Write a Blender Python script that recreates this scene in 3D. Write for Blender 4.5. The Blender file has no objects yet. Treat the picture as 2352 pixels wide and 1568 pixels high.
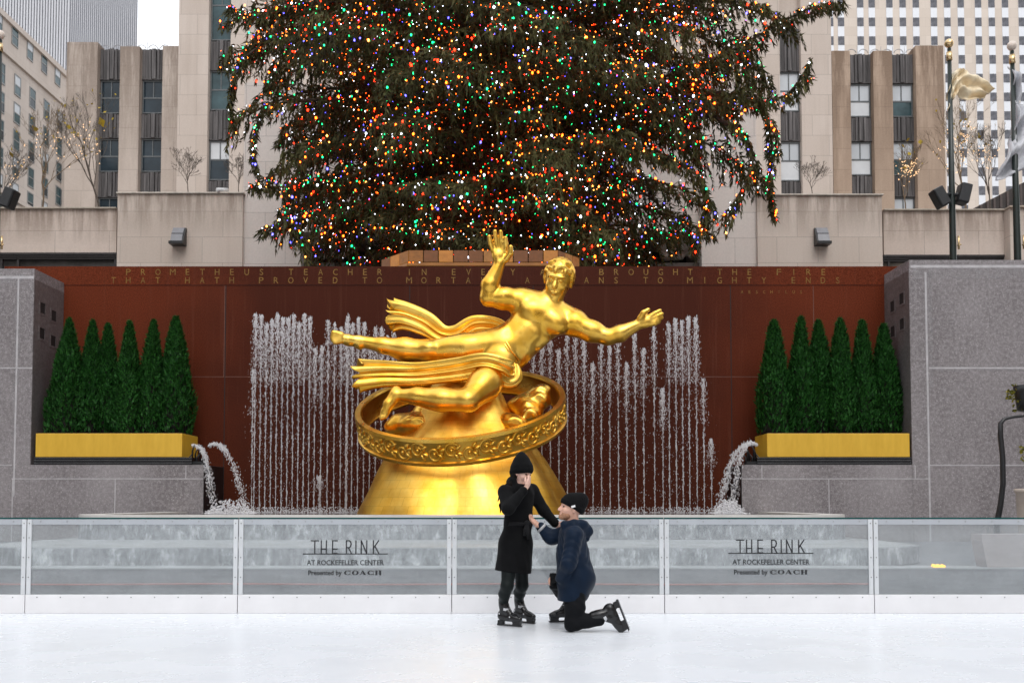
import bpy, math, random
import numpy as np
from mathutils import Vector, Matrix

R = math.radians
scene = bpy.context.scene

# ------------------------------------------------------------------ camera
FPX = 2287.0                 # focal length in picture units (picture is 2352 wide)
CAMX, CAMH = 0.82, 1.24
PITCH = R(2.6)
SHIFT = 368.0 - FPX * math.tan(PITCH)
cam_d = bpy.data.cameras.new('camera')
cam = bpy.data.objects.new('camera', cam_d)
scene.collection.objects.link(cam)
cam.location = (CAMX, 0, CAMH)
cam.rotation_euler = (R(90) + PITCH, 0, 0)
cam_d.sensor_width = 36
cam_d.lens = 36 * FPX / 2352
cam_d.shift_y = SHIFT / 2352
cam_d.clip_end = 3000
cam_d.dof.use_dof = True
cam_d.dof.focus_distance = 10.3
cam_d.dof.aperture_fstop = 5.0
scene.camera = cam

# ------------------------------------------------------------------ light
SUN_EL, SUN_AZ = R(52), R(171)
w = bpy.data.worlds.new('World'); scene.world = w; w.use_nodes = True
nt = w.node_tree
bg = nt.nodes['Background']
sky = nt.nodes.new('ShaderNodeTexSky')
sky.sky_type = 'NISHITA'; sky.sun_disc = False
sky.sun_elevation = SUN_EL; sky.sun_rotation = SUN_AZ
sky.air_density = 1.0; sky.dust_density = 4.0; sky.ozone_density = 1.0
hs = nt.nodes.new('ShaderNodeHueSaturation'); hs.inputs['Saturation'].default_value = 0.22
nt.links.new(sky.outputs[0], hs.inputs['Color'])
veil = nt.nodes.new('ShaderNodeMix'); veil.data_type = 'RGBA'      # thin even overcast over the clear-sky gradient
veil.inputs[0].default_value = 0.72; veil.inputs[7].default_value = (9.6, 9.9, 10.4, 1)
nt.links.new(hs.outputs[0], veil.inputs[6]); nt.links.new(veil.outputs[2], bg.inputs['Color'])
bg.inputs['Strength'].default_value = 0.12
sun_d = bpy.data.lights.new('sun', 'SUN'); sun_d.energy = 0.6; sun_d.angle = R(25)
sun_d.color = (1.0, 0.97, 0.93)
sun = bpy.data.objects.new('sun', sun_d); scene.collection.objects.link(sun)
sd = Vector((math.sin(SUN_AZ) * math.cos(SUN_EL), math.cos(SUN_AZ) * math.cos(SUN_EL), math.sin(SUN_EL)))
sun.rotation_euler = sd.to_track_quat('Z', 'Y').to_euler()
sun.location = sd * 80
scene.view_settings.view_transform = 'Standard'
scene.view_settings.look = 'None'
scene.view_settings.gamma = 1
scene.view_settings.exposure = 0.5
scene.cycles.max_bounces = 8
scene.cycles.transparent_max_bounces = 24

# ------------------------------------------------------------------ picture -> place
def P(px, py, Y):
    u = (px - 1176) / FPX; v = (784 - py + SHIFT) / FPX
    t = Y / (math.cos(PITCH) - v * math.sin(PITCH))
    return Vector((CAMX + t * u, Y, CAMH + t * (v * math.cos(PITCH) + math.sin(PITCH))))
def PX(px, Y, py=900): return P(px, py, Y).x
def PZ(py, Y): return P(1176, py, Y).z
def ground_at(px, py, z=0.0):
    v = (784 - py + SHIFT) / FPX
    t = (z - CAMH) / (v * math.cos(PITCH) + math.sin(PITCH))
    Y = t * (math.cos(PITCH) - v * math.sin(PITCH))
    return P(px, py, Y)

# ------------------------------------------------------------------ objects
def _tag(o, label=None, cat=None, group=None, kind=None):
    if label: o['label'] = label
    if cat: o['category'] = cat
    if group: o['group'] = group
    if kind: o['kind'] = kind
    return o
def thing(name, label, cat, loc=(0, 0, 0), group=None):
    o = bpy.data.objects.new(name, None); scene.collection.objects.link(o)
    o.empty_display_size = 0.2
    o.location = loc
    return _tag(o, label, cat, group)
def world_loc(o):
    v = Vector((0, 0, 0))
    while o is not None:
        v += o.location; o = o.parent
    return v
def link(name, me, mat=None, parent=None, origin=None):
    """me is in world coordinates; it is moved to its parent's frame (or to its own origin)."""
    o = bpy.data.objects.new(name, me); scene.collection.objects.link(o)
    if mat is not None:
        if isinstance(mat, (list, tuple)):
            for m in mat: me.materials.append(m)
        else: me.materials.append(mat)
    base = world_loc(parent) if parent is not None else Vector((0, 0, 0))
    org = Vector(origin) if origin is not None else base
    if org.length > 0: me.transform(Matrix.Translation(-org))
    if parent is not None: o.parent = parent
    o.location = org - base
    return o
def dup(o, parent=None, loc=None):
    c = o.copy(); scene.collection.objects.link(c)
    if parent is not None: c.parent = parent
    if loc is not None: c.location = loc
    for ch in list(o.children): dup(ch, c)
    return c

def np_mesh(name, V, F, smooth=False, midx=None):
    V = np.asarray(V, dtype=np.float32); F = np.asarray(F, dtype=np.int32)
    me = bpy.data.meshes.new(name)
    n, k = F.shape
    me.vertices.add(len(V)); me.vertices.foreach_set('co', V.ravel())
    me.loops.add(n * k); me.loops.foreach_set('vertex_index', F.ravel())
    me.polygons.add(n)
    me.polygons.foreach_set('loop_start', np.arange(0, n * k, k, dtype=np.int32))
    me.polygons.foreach_set('loop_total', np.full(n, k, dtype=np.int32))
    if midx is not None: me.polygons.foreach_set('material_index', np.asarray(midx, dtype=np.int32))
    me.polygons.foreach_set('use_smooth', np.full(n, smooth))
    me.update(calc_edges=True); me.validate()
    return me

class MB:
    """collects shapes into one mesh"""
    def __init__(s): s.v = []; s.f = []; s.sm = []
    def add(s, vs, fs, smooth=False):
        b = len(s.v); s.v += [tuple(x) for x in vs]
        s.f += [tuple(i + b for i in f) for f in fs]; s.sm += [smooth] * len(fs); return s
    def box(s, x0, x1, y0, y1, z0, z1):
        if x0 > x1: x0, x1 = x1, x0
        if y0 > y1: y0, y1 = y1, y0
        if z0 > z1: z0, z1 = z1, z0
        vs = [(x, y, z) for x in (x0, x1) for y in (y0, y1) for z in (z0, z1)]
        return s.add(vs, [(0, 1, 3, 2), (4, 6, 7, 5), (0, 4, 5, 1), (2, 3, 7, 6), (0, 2, 6, 4), (1, 5, 7, 3)])
    def bbox(s, x0, x1, y0, y1, z0, z1, b=0.01):
        """box with chamfered edges"""
        import bmesh
        bm = bmesh.new()
        m = Matrix.Translation(((x0+x1)/2, (y0+y1)/2, (z0+z1)/2)) @ Matrix.Diagonal((abs(x1-x0), abs(y1-y0), abs(z1-z0), 1))
        bmesh.ops.create_cube(bm, size=1, matrix=m)
        bmesh.ops.bevel(bm, geom=bm.edges[:], offset=b, segments=2, affect='EDGES', profile=0.6)
        bm.verts.index_update()
        s.add([v.co[:] for v in bm.verts], [[v.index for v in f.verts] for f in bm.faces]); bm.free(); return s
    def tube(s, pts, rad, n=8, cap=True, smooth=True, flat=None):
        pts = [Vector(p) for p in pts]; m = len(pts)
        if not hasattr(rad, '__len__'): rad = [rad] * m
        vs = []; up = None
        for i, p in enumerate(pts):
            t = (pts[min(i+1, m-1)] - pts[max(i-1, 0)]).normalized()
            if up is None:
                up = Vector((0, 0, 1)) if abs(t.z) < 0.9 else Vector((1, 0, 0))
            a = t.cross(up).normalized(); b = a.cross(t).normalized(); up = b
            for k in range(n):
                th = 2 * math.pi * k / n
                vs.append(p + (a * math.cos(th) + b * math.sin(th)) * rad[i])
        fs = [(i*n + k, i*n + (k+1) % n, (i+1)*n + (k+1) % n, (i+1)*n + k) for i in range(m-1) for k in range(n)]
        if cap:
            fs.append(tuple(range(n-1, -1, -1))); fs.append(tuple((m-1)*n + k for k in range(n)))
        return s.add(vs, fs, smooth)
    def cyl(s, c, r, z0, z1, n=16, smooth=True): return s.tube([(c[0], c[1], z0), (c[0], c[1], z1)], r, n, True, smooth)
    def ball(s, c, r, n=12, m=8):
        rx, ry, rz = r if hasattr(r, '__len__') else (r, r, r)
        vs = [(c[0], c[1], c[2] + rz)]
        for i in range(1, m):
            ph = math.pi * i / m
            for k in range(n):
                th = 2 * math.pi * k / n
                vs.append((c[0] + rx*math.sin(ph)*math.cos(th), c[1] + ry*math.sin(ph)*math.sin(th), c[2] + rz*math.cos(ph)))
        vs.append((c[0], c[1], c[2] - rz))
        fs = [(0, 1 + k, 1 + (k+1) % n) for k in range(n)]
        for i in range(m-2):
            fs += [(1+i*n+k, 1+(i+1)*n+k, 1+(i+1)*n+(k+1) % n, 1+i*n+(k+1) % n) for k in range(n)]
        e = len(vs) - 1; b = 1 + (m-2)*n
        fs += [(e, b + (k+1) % n, b + k) for k in range(n)]
        return s.add(vs, fs, True)
    def prism(s, poly, to3, d):
        """poly: list of 2-D points (ccw seen against d); to3 maps them to space; d: extrusion vector"""
        n = len(poly); a = [Vector(to3(*p)) for p in poly]; d = Vector(d)
        vs = a + [p + d for p in a]
        fs = [tuple(range(n-1, -1, -1)), tuple(range(n, 2*n))] + [(i, (i+1) % n, n + (i+1) % n, n + i) for i in range(n)]
        return s.add(vs, fs)
    def lathe(s, prof, c, n=48, fn=None):
        vs = []
        for (r, z) in prof:
            for k in range(n):
                th = 2*math.pi*k/n
                rr = r if fn is None else fn(r, z, th)
                vs.append((c[0] + rr*math.cos(th), c[1] + rr*math.sin(th), c[2] + z))
        m = len(prof)
        fs = [(i*n+k, i*n+(k+1) % n, (i+1)*n+(k+1) % n, (i+1)*n+k) for i in range(m-1) for k in range(n)]
        fs += [tuple(range(n-1, -1, -1)), tuple((m-1)*n+k for k in range(n))]
        return s.add(vs, fs, True)
    def mesh(s, name):
        me = bpy.data.meshes.new(name); me.from_pydata([tuple(v) for v in s.v], [], s.f)
        me.polygons.foreach_set('use_smooth', s.sm); me.update()
        import bmesh
        bm = bmesh.new(); bm.from_mesh(me); bmesh.ops.recalc_face_normals(bm, faces=bm.faces[:]); bm.to_mesh(me); bm.free()
        return me
    def obj(s, name, mat, parent=None, origin=None): return link(name, s.mesh(name), mat, parent, origin)

def structure(name, mb, mat): return _tag(mb.obj(name, mat), kind='structure')

# ------------------------------------------------------------------ sculpting: a distance field turned into one skin
class Sculpt:
    def __init__(s, lo, hi, h):
        s.lo = np.array(lo, float); s.h = h
        n = np.ceil((np.array(hi, float) - s.lo) / h).astype(int) + 1
        s.ax = [s.lo[i] + h * np.arange(n[i]) for i in range(3)]
        s.F = np.full(tuple(n), 1.0, dtype=np.float32)
    def _blk(s, lo, hi):
        sl = []
        for i in range(3):
            a = int(max(0, math.floor((lo[i] - s.lo[i]) / s.h) - 1)); b = int(min(len(s.ax[i]), math.ceil((hi[i] - s.lo[i]) / s.h) + 2))
            sl.append(slice(min(a, len(s.ax[i])), max(a, b)))
        g = (s.ax[0][sl[0]][:, None, None], s.ax[1][sl[1]][None, :, None], s.ax[2][sl[2]][None, None, :])
        return tuple(sl), g
    def _put(s, sl, d, k, cut=False):
        a = s.F[sl]
        if a.size == 0: return
        if cut:
            d = -d
            if k > 0:
                h = np.maximum(k - np.abs(a - d), 0) / k; r = np.maximum(a, d) + h*h*k/4
            else: r = np.maximum(a, d)
        elif k > 0:
            h = np.maximum(k - np.abs(a - d), 0) / k; r = np.minimum(a, d) - h*h*k/4
        else: r = np.minimum(a, d)
        s.F[sl] = r
    def cone(s, a, b, ra, rb, k=0.02, cut=False):
        a = np.array(a, float); b = np.array(b, float); m = max(ra, rb) + k + 2*s.h
        sl, (X, Y, Z) = s._blk(np.minimum(a, b) - m, np.maximum(a, b) + m)
        ba = b - a; L = max(float(ba @ ba), 1e-9)
        t = np.clip(((X-a[0])*ba[0] + (Y-a[1])*ba[1] + (Z-a[2])*ba[2]) / L, 0, 1)
        d = np.sqrt((X-a[0]-t*ba[0])**2 + (Y-a[1]-t*ba[1])**2 + (Z-a[2]-t*ba[2])**2) - (ra + t*(rb-ra))
        s._put(sl, d, k, cut); return s
    def chain(s, pts, rad, k=0.02):
        for i in range(len(pts)-1): s.cone(pts[i], pts[i+1], rad[i], rad[i+1], k)
        return s
    def ell(s, c, r, rot=None, k=0.02, cut=False):
        c = np.array(c, float); r = np.array(r if hasattr(r, '__len__') else (r, r, r), float)
        m = float(r.max()) + k + 2*s.h
        sl, (X, Y, Z) = s._blk(c - m, c + m)
        M = np.eye(3) if rot is None else np.array(rot)      # columns: local axes in space
        q = [(X-c[0])*M[0, i] + (Y-c[1])*M[1, i] + (Z-c[2])*M[2, i] for i in range(3)]
        k0 = np.sqrt(sum((q[i]/r[i])**2 for i in range(3))); k1 = np.sqrt(sum((q[i]/r[i]**2)**2 for i in range(3))) + 1e-6
        s._put(sl, k0*(k0-1)/k1, k, cut); return s
    def slab(s, a, b, ra, rb, side, k=0.03):
        """tapered limb of elliptical section: ra=(width along side, depth) at a, rb at b"""
        a = np.array(a, float); b = np.array(b, float); m = max(*ra, *rb) + k + 2*s.h
        sl, (X, Y, Z) = s._blk(np.minimum(a, b) - m, np.maximum(a, b) + m)
        ba = b - a; L = math.sqrt(float(ba @ ba)); ax = ba / L
        u = np.array(side, float); u = u - ax*(u @ ax); u /= np.linalg.norm(u); v = np.cross(ax, u)
        dx, dy, dz = X-a[0], Y-a[1], Z-a[2]
        t0 = (dx*ax[0] + dy*ax[1] + dz*ax[2]); t = np.clip(t0/L, 0, 1); e = t0 - t*L
        U = dx*u[0] + dy*u[1] + dz*u[2]; W = dx*v[0] + dy*v[1] + dz*v[2]
        wu = ra[0] + t*(rb[0]-ra[0]); wv = ra[1] + t*(rb[1]-ra[1])
        mn = np.minimum(wu, wv)
        d = (np.sqrt((U/wu)**2 + (W/wv)**2 + (e/mn)**2) - 1) * mn
        s._put(sl, d, k); return s
    def below(s, z):                                             # cut everything under a height
        Z = s.ax[2][None, None, :]; s.F = np.maximum(s.F, (z - Z).astype(np.float32)); return s
    def above(s, z):
        Z = s.ax[2][None, None, :]; s.F = np.maximum(s.F, (Z - z).astype(np.float32)); return s
    def wrinkle(s, amp, fn):
        X, Y, Z = s.ax[0][:, None, None], s.ax[1][None, :, None], s.ax[2][None, None, :]
        s.F = (s.F + amp * fn(X, Y, Z)).astype(np.float32); return s
    def mesh(s, name):
        F = s.F; neg = F < 0
        c = [(i, j, k) for i in (0, 1) for j in (0, 1) for k in (0, 1)]
        n = [F.shape[i]-1 for i in range(3)]
        def sub(A, o): return A[o[0]:o[0]+n[0], o[1]:o[1]+n[1], o[2]:o[2]+n[2]]
        cnt = sum(sub(neg, o).astype(np.int8) for o in c)
        act = np.argwhere((cnt > 0) & (cnt < 8))
        idx = np.full(tuple(n), -1, dtype=np.int32); idx[act[:, 0], act[:, 1], act[:, 2]] = np.arange(len(act))
        acc = np.zeros((len(act), 3)); num = np.zeros(len(act))
        val = {o: F[act[:, 0]+o[0], act[:, 1]+o[1], act[:, 2]+o[2]].astype(float) for o in c}
        for o in c:
            for axs in range(3):
                if o[axs] == 0:
                    p = list(o); p[axs] = 1; p = tuple(p)
                    a, b = val[o], val[p]; m = (a < 0) != (b < 0)
                    t = np.where(m, a / np.where(m, a - b, 1), 0)
                    pos = np.tile(np.array(o, float), (len(act), 1)); pos[:, axs] = t
                    acc[m] += pos[m]; num[m] += 1
        V = s.lo + s.h * (act + acc / num[:, None])
        Q = []
        for axs in range(3):
            o1, o2 = (axs+1) % 3, (axs+2) % 3
            sa = [slice(None)]*3; sb = [slice(None)]*3
            sa[axs] = slice(0, -1); sb[axs] = slice(1, None)
            A, B = neg[tuple(sa)], neg[tuple(sb)]
            e = np.argwhere(A != B)
            e = e[(e[:, o1] > 0) & (e[:, o2] > 0) & (e[:, o1] < n[o1]) & (e[:, o2] < n[o2])]
            fl = A[e[:, 0], e[:, 1], e[:, 2]]
            def cell(d1, d2):
                q = e.copy(); q[:, o1] -= d1; q[:, o2] -= d2
                return idx[q[:, 0], q[:, 1], q[:, 2]]
            q = np.stack([cell(1, 1), cell(0, 1), cell(0, 0), cell(1, 0)], 1)
            q[~fl] = q[~fl][:, ::-1]
            Q.append(q)
        Q = np.concatenate(Q); Q = Q[(Q >= 0).all(1)]
        return np_mesh(name, V, Q, smooth=True)
    def obj(s, name, mat, parent=None, origin=None): return link(name, s.mesh(name), mat, parent, origin)

def axes(fwd, up):
    """3x3 whose columns are (forward, left, up)"""
    f = np.array(fwd, float); f /= np.linalg.norm(f)
    u = np.array(up, float); u -= f*(u @ f); u /= np.linalg.norm(u)
    return np.stack([f, np.cross(u, f), u], 1)

# ------------------------------------------------------------------ materials
class NT:
    def __init__(s, name):
        s.m = bpy.data.materials.new(name); s.m.use_nodes = True
        s.t = s.m.node_tree; s.b = s.t.nodes['Principled BSDF']; s.out = s.t.nodes['Material Output']
        s.co = None
    def n(s, typ, **kw):
        nd = s.t.nodes.new('ShaderNode' + typ)
        for k, v in kw.items(): setattr(nd, k, v)
        return nd
    def l(s, a, b): s.t.links.new(a, b)
    def coord(s):
        if s.co is None: s.co = s.n('TexCoord').outputs['Object']
        return s.co
    def scaled(s, sx, sy, sz):
        m = s.n('Mapping'); m.inputs['Scale'].default_value = (sx, sy, sz); s.l(s.coord(), m.inputs['Vector']); return m.outputs[0]
    def noise(s, scale, detail=4, rough=0.55, vec=None):
        n = s.n('TexNoise'); n.inputs['Scale'].default_value = scale; n.inputs['Detail'].default_value = detail
        n.inputs['Roughness'].default_value = rough
        s.l(vec if vec is not None else s.coord(), n.inputs['Vector']); return n.outputs['Fac']
    def ramp(s, fac, stops):
        r = s.n('ValToRGB'); e = r.color_ramp.elements
        while len(e) < len(stops): e.new(0.5)
        for i, (p, c) in enumerate(stops):
            e[i].position = p; e[i].color = (*c, 1) if len(c) == 3 else c
        s.l(fac, r.inputs[0]); return r.outputs['Color']
    def mix(s, fac, a, b, mode='MIX'):
        m = s.n('Mix', data_type='RGBA', blend_type=mode)
        for sock, val in ((m.inputs[0], fac), (m.inputs[6], a), (m.inputs[7], b)):
            if hasattr(val, 'is_linked'): s.l(val, sock)
            elif isinstance(val, (int, float)): sock.default_value = val
            else: sock.default_value = (*val, 1)
        return m.outputs[2]
    def math(s, op, a, b=0.0):
        m = s.n('Math', operation=op)
        for sock, val in ((m.inputs[0], a), (m.inputs[1], b)):
            if hasattr(val, 'is_linked'): s.l(val, sock)
            else: sock.default_value = val
        return m.outputs[0]
    def bump(s, h, strength=0.3, dist=0.02):
        b = s.n('Bump'); b.inputs['Strength'].default_value = strength; b.inputs['Distance'].default_value = dist
        s.l(h, b.inputs['Height']); s.l(b.outputs[0], s.b.inputs['Normal']); return s
    def set(s, **kw):
        for k, v in kw.items():
            sock = s.b.inputs[k.replace('_', ' ')]
            if hasattr(v, 'is_linked'): s.l(v, sock)
            elif hasattr(v, '__len__') and len(v) == 3: sock.default_value = (*v, 1)
            else: sock.default_value = v
        return s

def plain(name, col, rough=0.5, metal=0.0, var=0.15, scale=6.0, bump=0.0, spec=0.5):
    t = NT(name)
    f = t.noise(scale, 5)
    c1 = tuple(max(0, c*(1-var)) for c in col); c2 = tuple(min(1, c*(1+var)) for c in col)
    t.set(Base_Color=t.ramp(f, [(0.3, c1), (0.7, c2)]), Roughness=rough, Metallic=metal)
    t.b.inputs['Specular IOR Level'].default_value = spec
    if bump: t.bump(t.noise(scale*6, 4), bump, 0.01)
    return t.m

def limestone(name, col, bw=1.5, bh=0.9, stain=0.5, streak_top=None, face='XZ'):
    t = NT(name)
    sep = t.n('SeparateXYZ'); t.l(t.coord(), sep.inputs[0])
    comb = t.n('CombineXYZ')
    t.l(sep.outputs[0 if face == 'XZ' else 1], comb.inputs[0]); t.l(sep.outputs[2], comb.inputs[1])
    br = t.n('TexBrick'); t.l(comb.outputs[0], br.inputs['Vector'])
    br.inputs['Scale'].default_value = 1.0; br.inputs['Brick Width'].default_value = bw; br.inputs['Row Height'].default_value = bh
    br.inputs['Mortar Size'].default_value = 0.012; br.inputs['Mortar Smooth'].default_value = 0.4; br.inputs['Bias'].default_value = -0.2
    br.inputs['Color1'].default_value = (*[c*1.05 for c in col], 1)
    br.inputs['Color2'].default_value = (col[0]*0.9, col[1]*0.88, col[2]*0.86, 1)
    br.inputs['Mortar'].default_value = (*[c*0.55 for c in col], 1)
    c = br.outputs['Color']
    big = t.noise(0.35, 6, 0.65, t.scaled(1, 1, 0.45))
    c = t.mix(t.math('MULTIPLY', t.ramp(big, [(0.45, (0, 0, 0)), (0.75, (1, 1, 1))]), 0.45*stain), c, tuple(x*y for x, y in zip(col, (0.52, 0.46, 0.4))))
    st = t.noise(1.6, 6, 0.7, t.scaled(1.5, 1.5, 0.08))
    c = t.mix(t.math('MULTIPLY', t.ramp(st, [(0.5, (0, 0, 0)), (0.8, (1, 1, 1))]), 0.5*stain), c, tuple(x*y for x, y in zip(col, (0.5, 0.42, 0.36))))
    if streak_top is not None:                                       # rain streaks running down from the coping
        z0, dep = streak_top[0] - 5.2, streak_top[1]     # building frames start at plaza level
        mr = t.n('MapRange'); mr.inputs['From Min'].default_value = z0 - dep; mr.inputs['From Max'].default_value = z0
        t.l(sep.outputs[2], mr.inputs['Value'])
        s2 = t.noise(2.2, 5, 0.7, t.scaled(1.2, 1.2, 0.12))
        f = t.math('MULTIPLY', t.math('POWER', mr.outputs[0], 0.9), t.ramp(s2, [(0.36, (0.05,)*3), (0.54, (1, 1, 1))]))
        c = t.mix(t.math('MULTIPLY', f, 0.92), c, (col[0]*0.27, col[1]*0.22, col[2]*0.18))
    fine = t.noise(18, 5, 0.6)
    c = t.mix(0.25, c, t.ramp(fine, [(0.3, tuple(x*0.75 for x in col)), (0.7, tuple(min(1, x*1.2) for x in col))]))
    t.set(Base_Color=c, Roughness=0.85)
    t.b.inputs['Specular IOR Level'].default_value = 0.25
    t.bump(br.outputs['Fac'], -0.25, 0.01)
    return t.m

def granite(name, dark, mid, light, rough=0.45, wet=False):
    t = NT(name)
    a = t.noise(14, 5, 0.9); b = t.noise(60, 3, 0.7)
    v = t.n('TexVoronoi'); v.inputs['Scale'].default_value = 17; t.l(t.coord(), v.inputs['Vector'])
    c = t.ramp(a, [(0.40, dark), (0.5, mid), (0.60, light)])
    c = t.mix(0.4, c, t.ramp(b, [(0.35, dark), (0.62, light)]))
    c = t.mix(t.ramp(v.outputs['Distance'], [(0.0, (0.8,)*3), (0.22, (0, 0, 0))]), c, tuple(min(1, x*1.7) for x in light))
    big = t.noise(0.5, 5, 0.6, t.scaled(1, 1, 0.6))
    c = t.mix(t.math('MULTIPLY', t.ramp(big, [(0.42, (0, 0, 0)), (0.7, (1, 1, 1))]), 0.4), c, tuple(x*1.25 for x in light))
    t.set(Base_Color=c, Roughness=rough)
    return t.m

# ------------------------------------------------------------------ shared materials
LIME = (0.56, 0.485, 0.43)
M_white = plain('white_board', (0.80, 0.795, 0.81), 0.35, var=0.04, scale=3)
M_alu = plain('white_aluminium', (0.62, 0.64, 0.66), 0.4, var=0.06, scale=5)
M_black = plain('black_metal', (0.012, 0.012, 0.013), 0.4, var=0.3)
M_dark = plain('dark_void', (0.01, 0.009, 0.009), 0.7, var=0.3)
M_bolt = plain('bolt_steel', (0.2, 0.2, 0.2), 0.4, 0.6)
M_letter = plain('letter_black', (0.012, 0.012, 0.015), 0.6)
M_green_edge = plain('glass_edge', (0.004, 0.065, 0.065), 0.15, var=0.2, scale=3)

def ice_mat():
    t = NT('ice')
    a = t.noise(0.35, 5, 0.6); b = t.noise(3.0, 6, 0.65, t.scaled(0.35, 1.6, 1))
    c = t.ramp(a, [(0.35, (0.745, 0.78, 0.825)), (0.65, (0.775, 0.805, 0.845))])
    c = t.mix(t.math('MULTIPLY', b, 0.3), c, (0.80, 0.815, 0.845))
    w_ = t.n('TexWave'); w_.inputs['Scale'].default_value = 1.3; w_.inputs['Distortion'].default_value = 9; w_.inputs['Detail'].default_value = 4
    w_.inputs['Detail Scale'].default_value = 1.5; t.l(t.scaled(0.5, 1.4, 1), w_.inputs['Vector'])
    scr = t.ramp(w_.outputs['Fac'], [(0.0, (1, 1, 1)), (0.012, (0, 0, 0))])
    c = t.mix(t.math('MULTIPLY', scr, 0.2), c, (0.86, 0.87, 0.88))
    t.set(Base_Color=c, Roughness=t.ramp(t.noise(1.5, 5), [(0.3, (0.22,)*3), (0.7, (0.32,)*3)]))
    t.b.inputs['Specular IOR Level'].default_value = 0.45
    t.bump(t.noise(7, 5, 0.6), 0.04, 0.01)
    return t.m
M_ice = ice_mat()

def red_granite():
    t = NT('red_granite')
    a = t.noise(42, 4, 0.75); big = t.noise(0.28, 4, 0.55, t.scaled(1, 1, 0.7))
    c = t.ramp(a, [(0.36, (0.068, 0.0125, 0.0050)), (0.52, (0.128, 0.0265, 0.0105)), (0.68, (0.20, 0.042, 0.016))])
    c = t.mix(t.ramp(big, [(0.4, (0, 0, 0)), (0.7, (0.35,)*3)]), c, (0.175, 0.040, 0.017))
    sep = t.n('SeparateXYZ'); t.l(t.coord(), sep.inputs[0])
    # wet stain where the fountain splashes
    ax = t.math('ABSOLUTE', sep.outputs[0])
    wx = t.n('MapRange'); wx.inputs['From Min'].default_value = 7.6; wx.inputs['From Max'].default_value = 4.8; t.l(t.math('ADD', ax, t.math('MULTIPLY', t.noise(0.8, 4), 2.5)), wx.inputs['Value'])
    wx.inputs['From Min'].default_value = 8.8; wx.inputs['From Max'].default_value = 6.0
    t.l(t.math('MULTIPLY', wx.outputs[0], 0.04), t.b.inputs['Coat Weight'])
    c = t.mix(t.math('MULTIPLY', wx.outputs[0], 0.8), c, (0.043, 0.0115, 0.0066))
    streak = t.noise(3.2, 4, 0.7, t.scaled(2.5, 1, 0.1))
    c = t.mix(t.math('MULTIPLY', t.ramp(streak, [(0.55, (0, 0, 0)), (0.8, (1, 1, 1))]), 0.25), c, (0.2, 0.085, 0.055))
    t.b.inputs['Coat Roughness'].default_value = 0.25
    t.set(Base_Color=c, Roughness=0.5)
    t.b.inputs['Specular IOR Level'].default_value = 0.06
    return t.m
M_red = red_granite()
M_redjoint = plain('red_joint', (0.14, 0.06, 0.04), 0.7)
M_reddark = plain('dark_joint', (0.012, 0.005, 0.004), 0.7)
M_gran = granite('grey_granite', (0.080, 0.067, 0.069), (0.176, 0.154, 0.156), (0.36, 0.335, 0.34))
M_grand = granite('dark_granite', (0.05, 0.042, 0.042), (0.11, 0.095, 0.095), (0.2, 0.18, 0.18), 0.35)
M_mortar = plain('pale_mortar', (0.46, 0.44, 0.45), 0.8, var=0.2)
M_letgold = plain('letter_gold', (0.22, 0.115, 0.02), 0.4, 0.3, var=0.4, scale=8)

def wet_tier():
    t = NT('wet_stone')
    st = t.noise(4, 7, 0.75, t.scaled(1.6, 1, 0.7)); fine = t.noise(16, 6, 0.8, t.scaled(1, 1, 0.5))
    c = t.ramp(st, [(0.38, (0.10, 0.105, 0.12)), (0.52, (0.22, 0.23, 0.25)), (0.62, (0.80, 0.81, 0.84))])
    c = t.mix(0.4, c, t.ramp(fine, [(0.4, (0.10, 0.105, 0.115)), (0.64, (0.72, 0.73, 0.75))]))
    t.set(Base_Color=c, Roughness=0.3); t.bump(fine, 0.3, 0.02); return t.m
M_wet = wet_tier()
def bloom_mat():
    t = NT('lime_bloom'); f = t.noise(5, 6, 0.75); t.set(Base_Color=(0.42, 0.40, 0.405), Roughness=0.8)
    tr = t.n('BsdfTransparent'); mx = t.n('MixShader'); t.l(t.math('MULTIPLY', t.ramp(f, [(0.38, (0, 0, 0)), (0.66, (1, 1, 1))]), 0.55), mx.inputs[0])
    t.l(tr.outputs[0], mx.inputs[1]); t.l(t.b.outputs[0], mx.inputs[2]); t.l(mx.outputs[0], t.out.inputs['Surface']); return t.m
M_bloom = bloom_mat()
M_ledge = plain('ledge_stone', (0.40, 0.40, 0.41), 0.5, var=0.25, scale=2.5)
M_rim = plain('basin_rim', (0.62, 0.60, 0.57), 0.5, var=0.12, scale=2.5)
M_tierlow = granite('low_granite', (0.10, 0.10, 0.11), (0.15, 0.152, 0.165), (0.22, 0.222, 0.24), 0.5)

def water_mat(name, alpha, col=(0.86, 0.87, 0.9)):
    t = NT(name)
    t.set(Base_Color=col, Roughness=0.12)
    tr = t.n('BsdfTransparent'); mx = t.n('MixShader'); mx.inputs[0].default_value = alpha
    t.l(tr.outputs[0], mx.inputs[1]); t.l(t.b.outputs[0], mx.inputs[2]); t.l(mx.outputs[0], t.out.inputs['Surface'])
    return t.m
M_jet = water_mat('jet_water', 0.44, (0.92, 0.92, 0.94))
def pool_mat():
    t = NT('pool_water'); t.set(Base_Color=(0.05, 0.045, 0.045), Roughness=0.08); t.bump(t.noise(6, 4), 0.35, 0.03); return t.m
M_pool = pool_mat()

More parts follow.
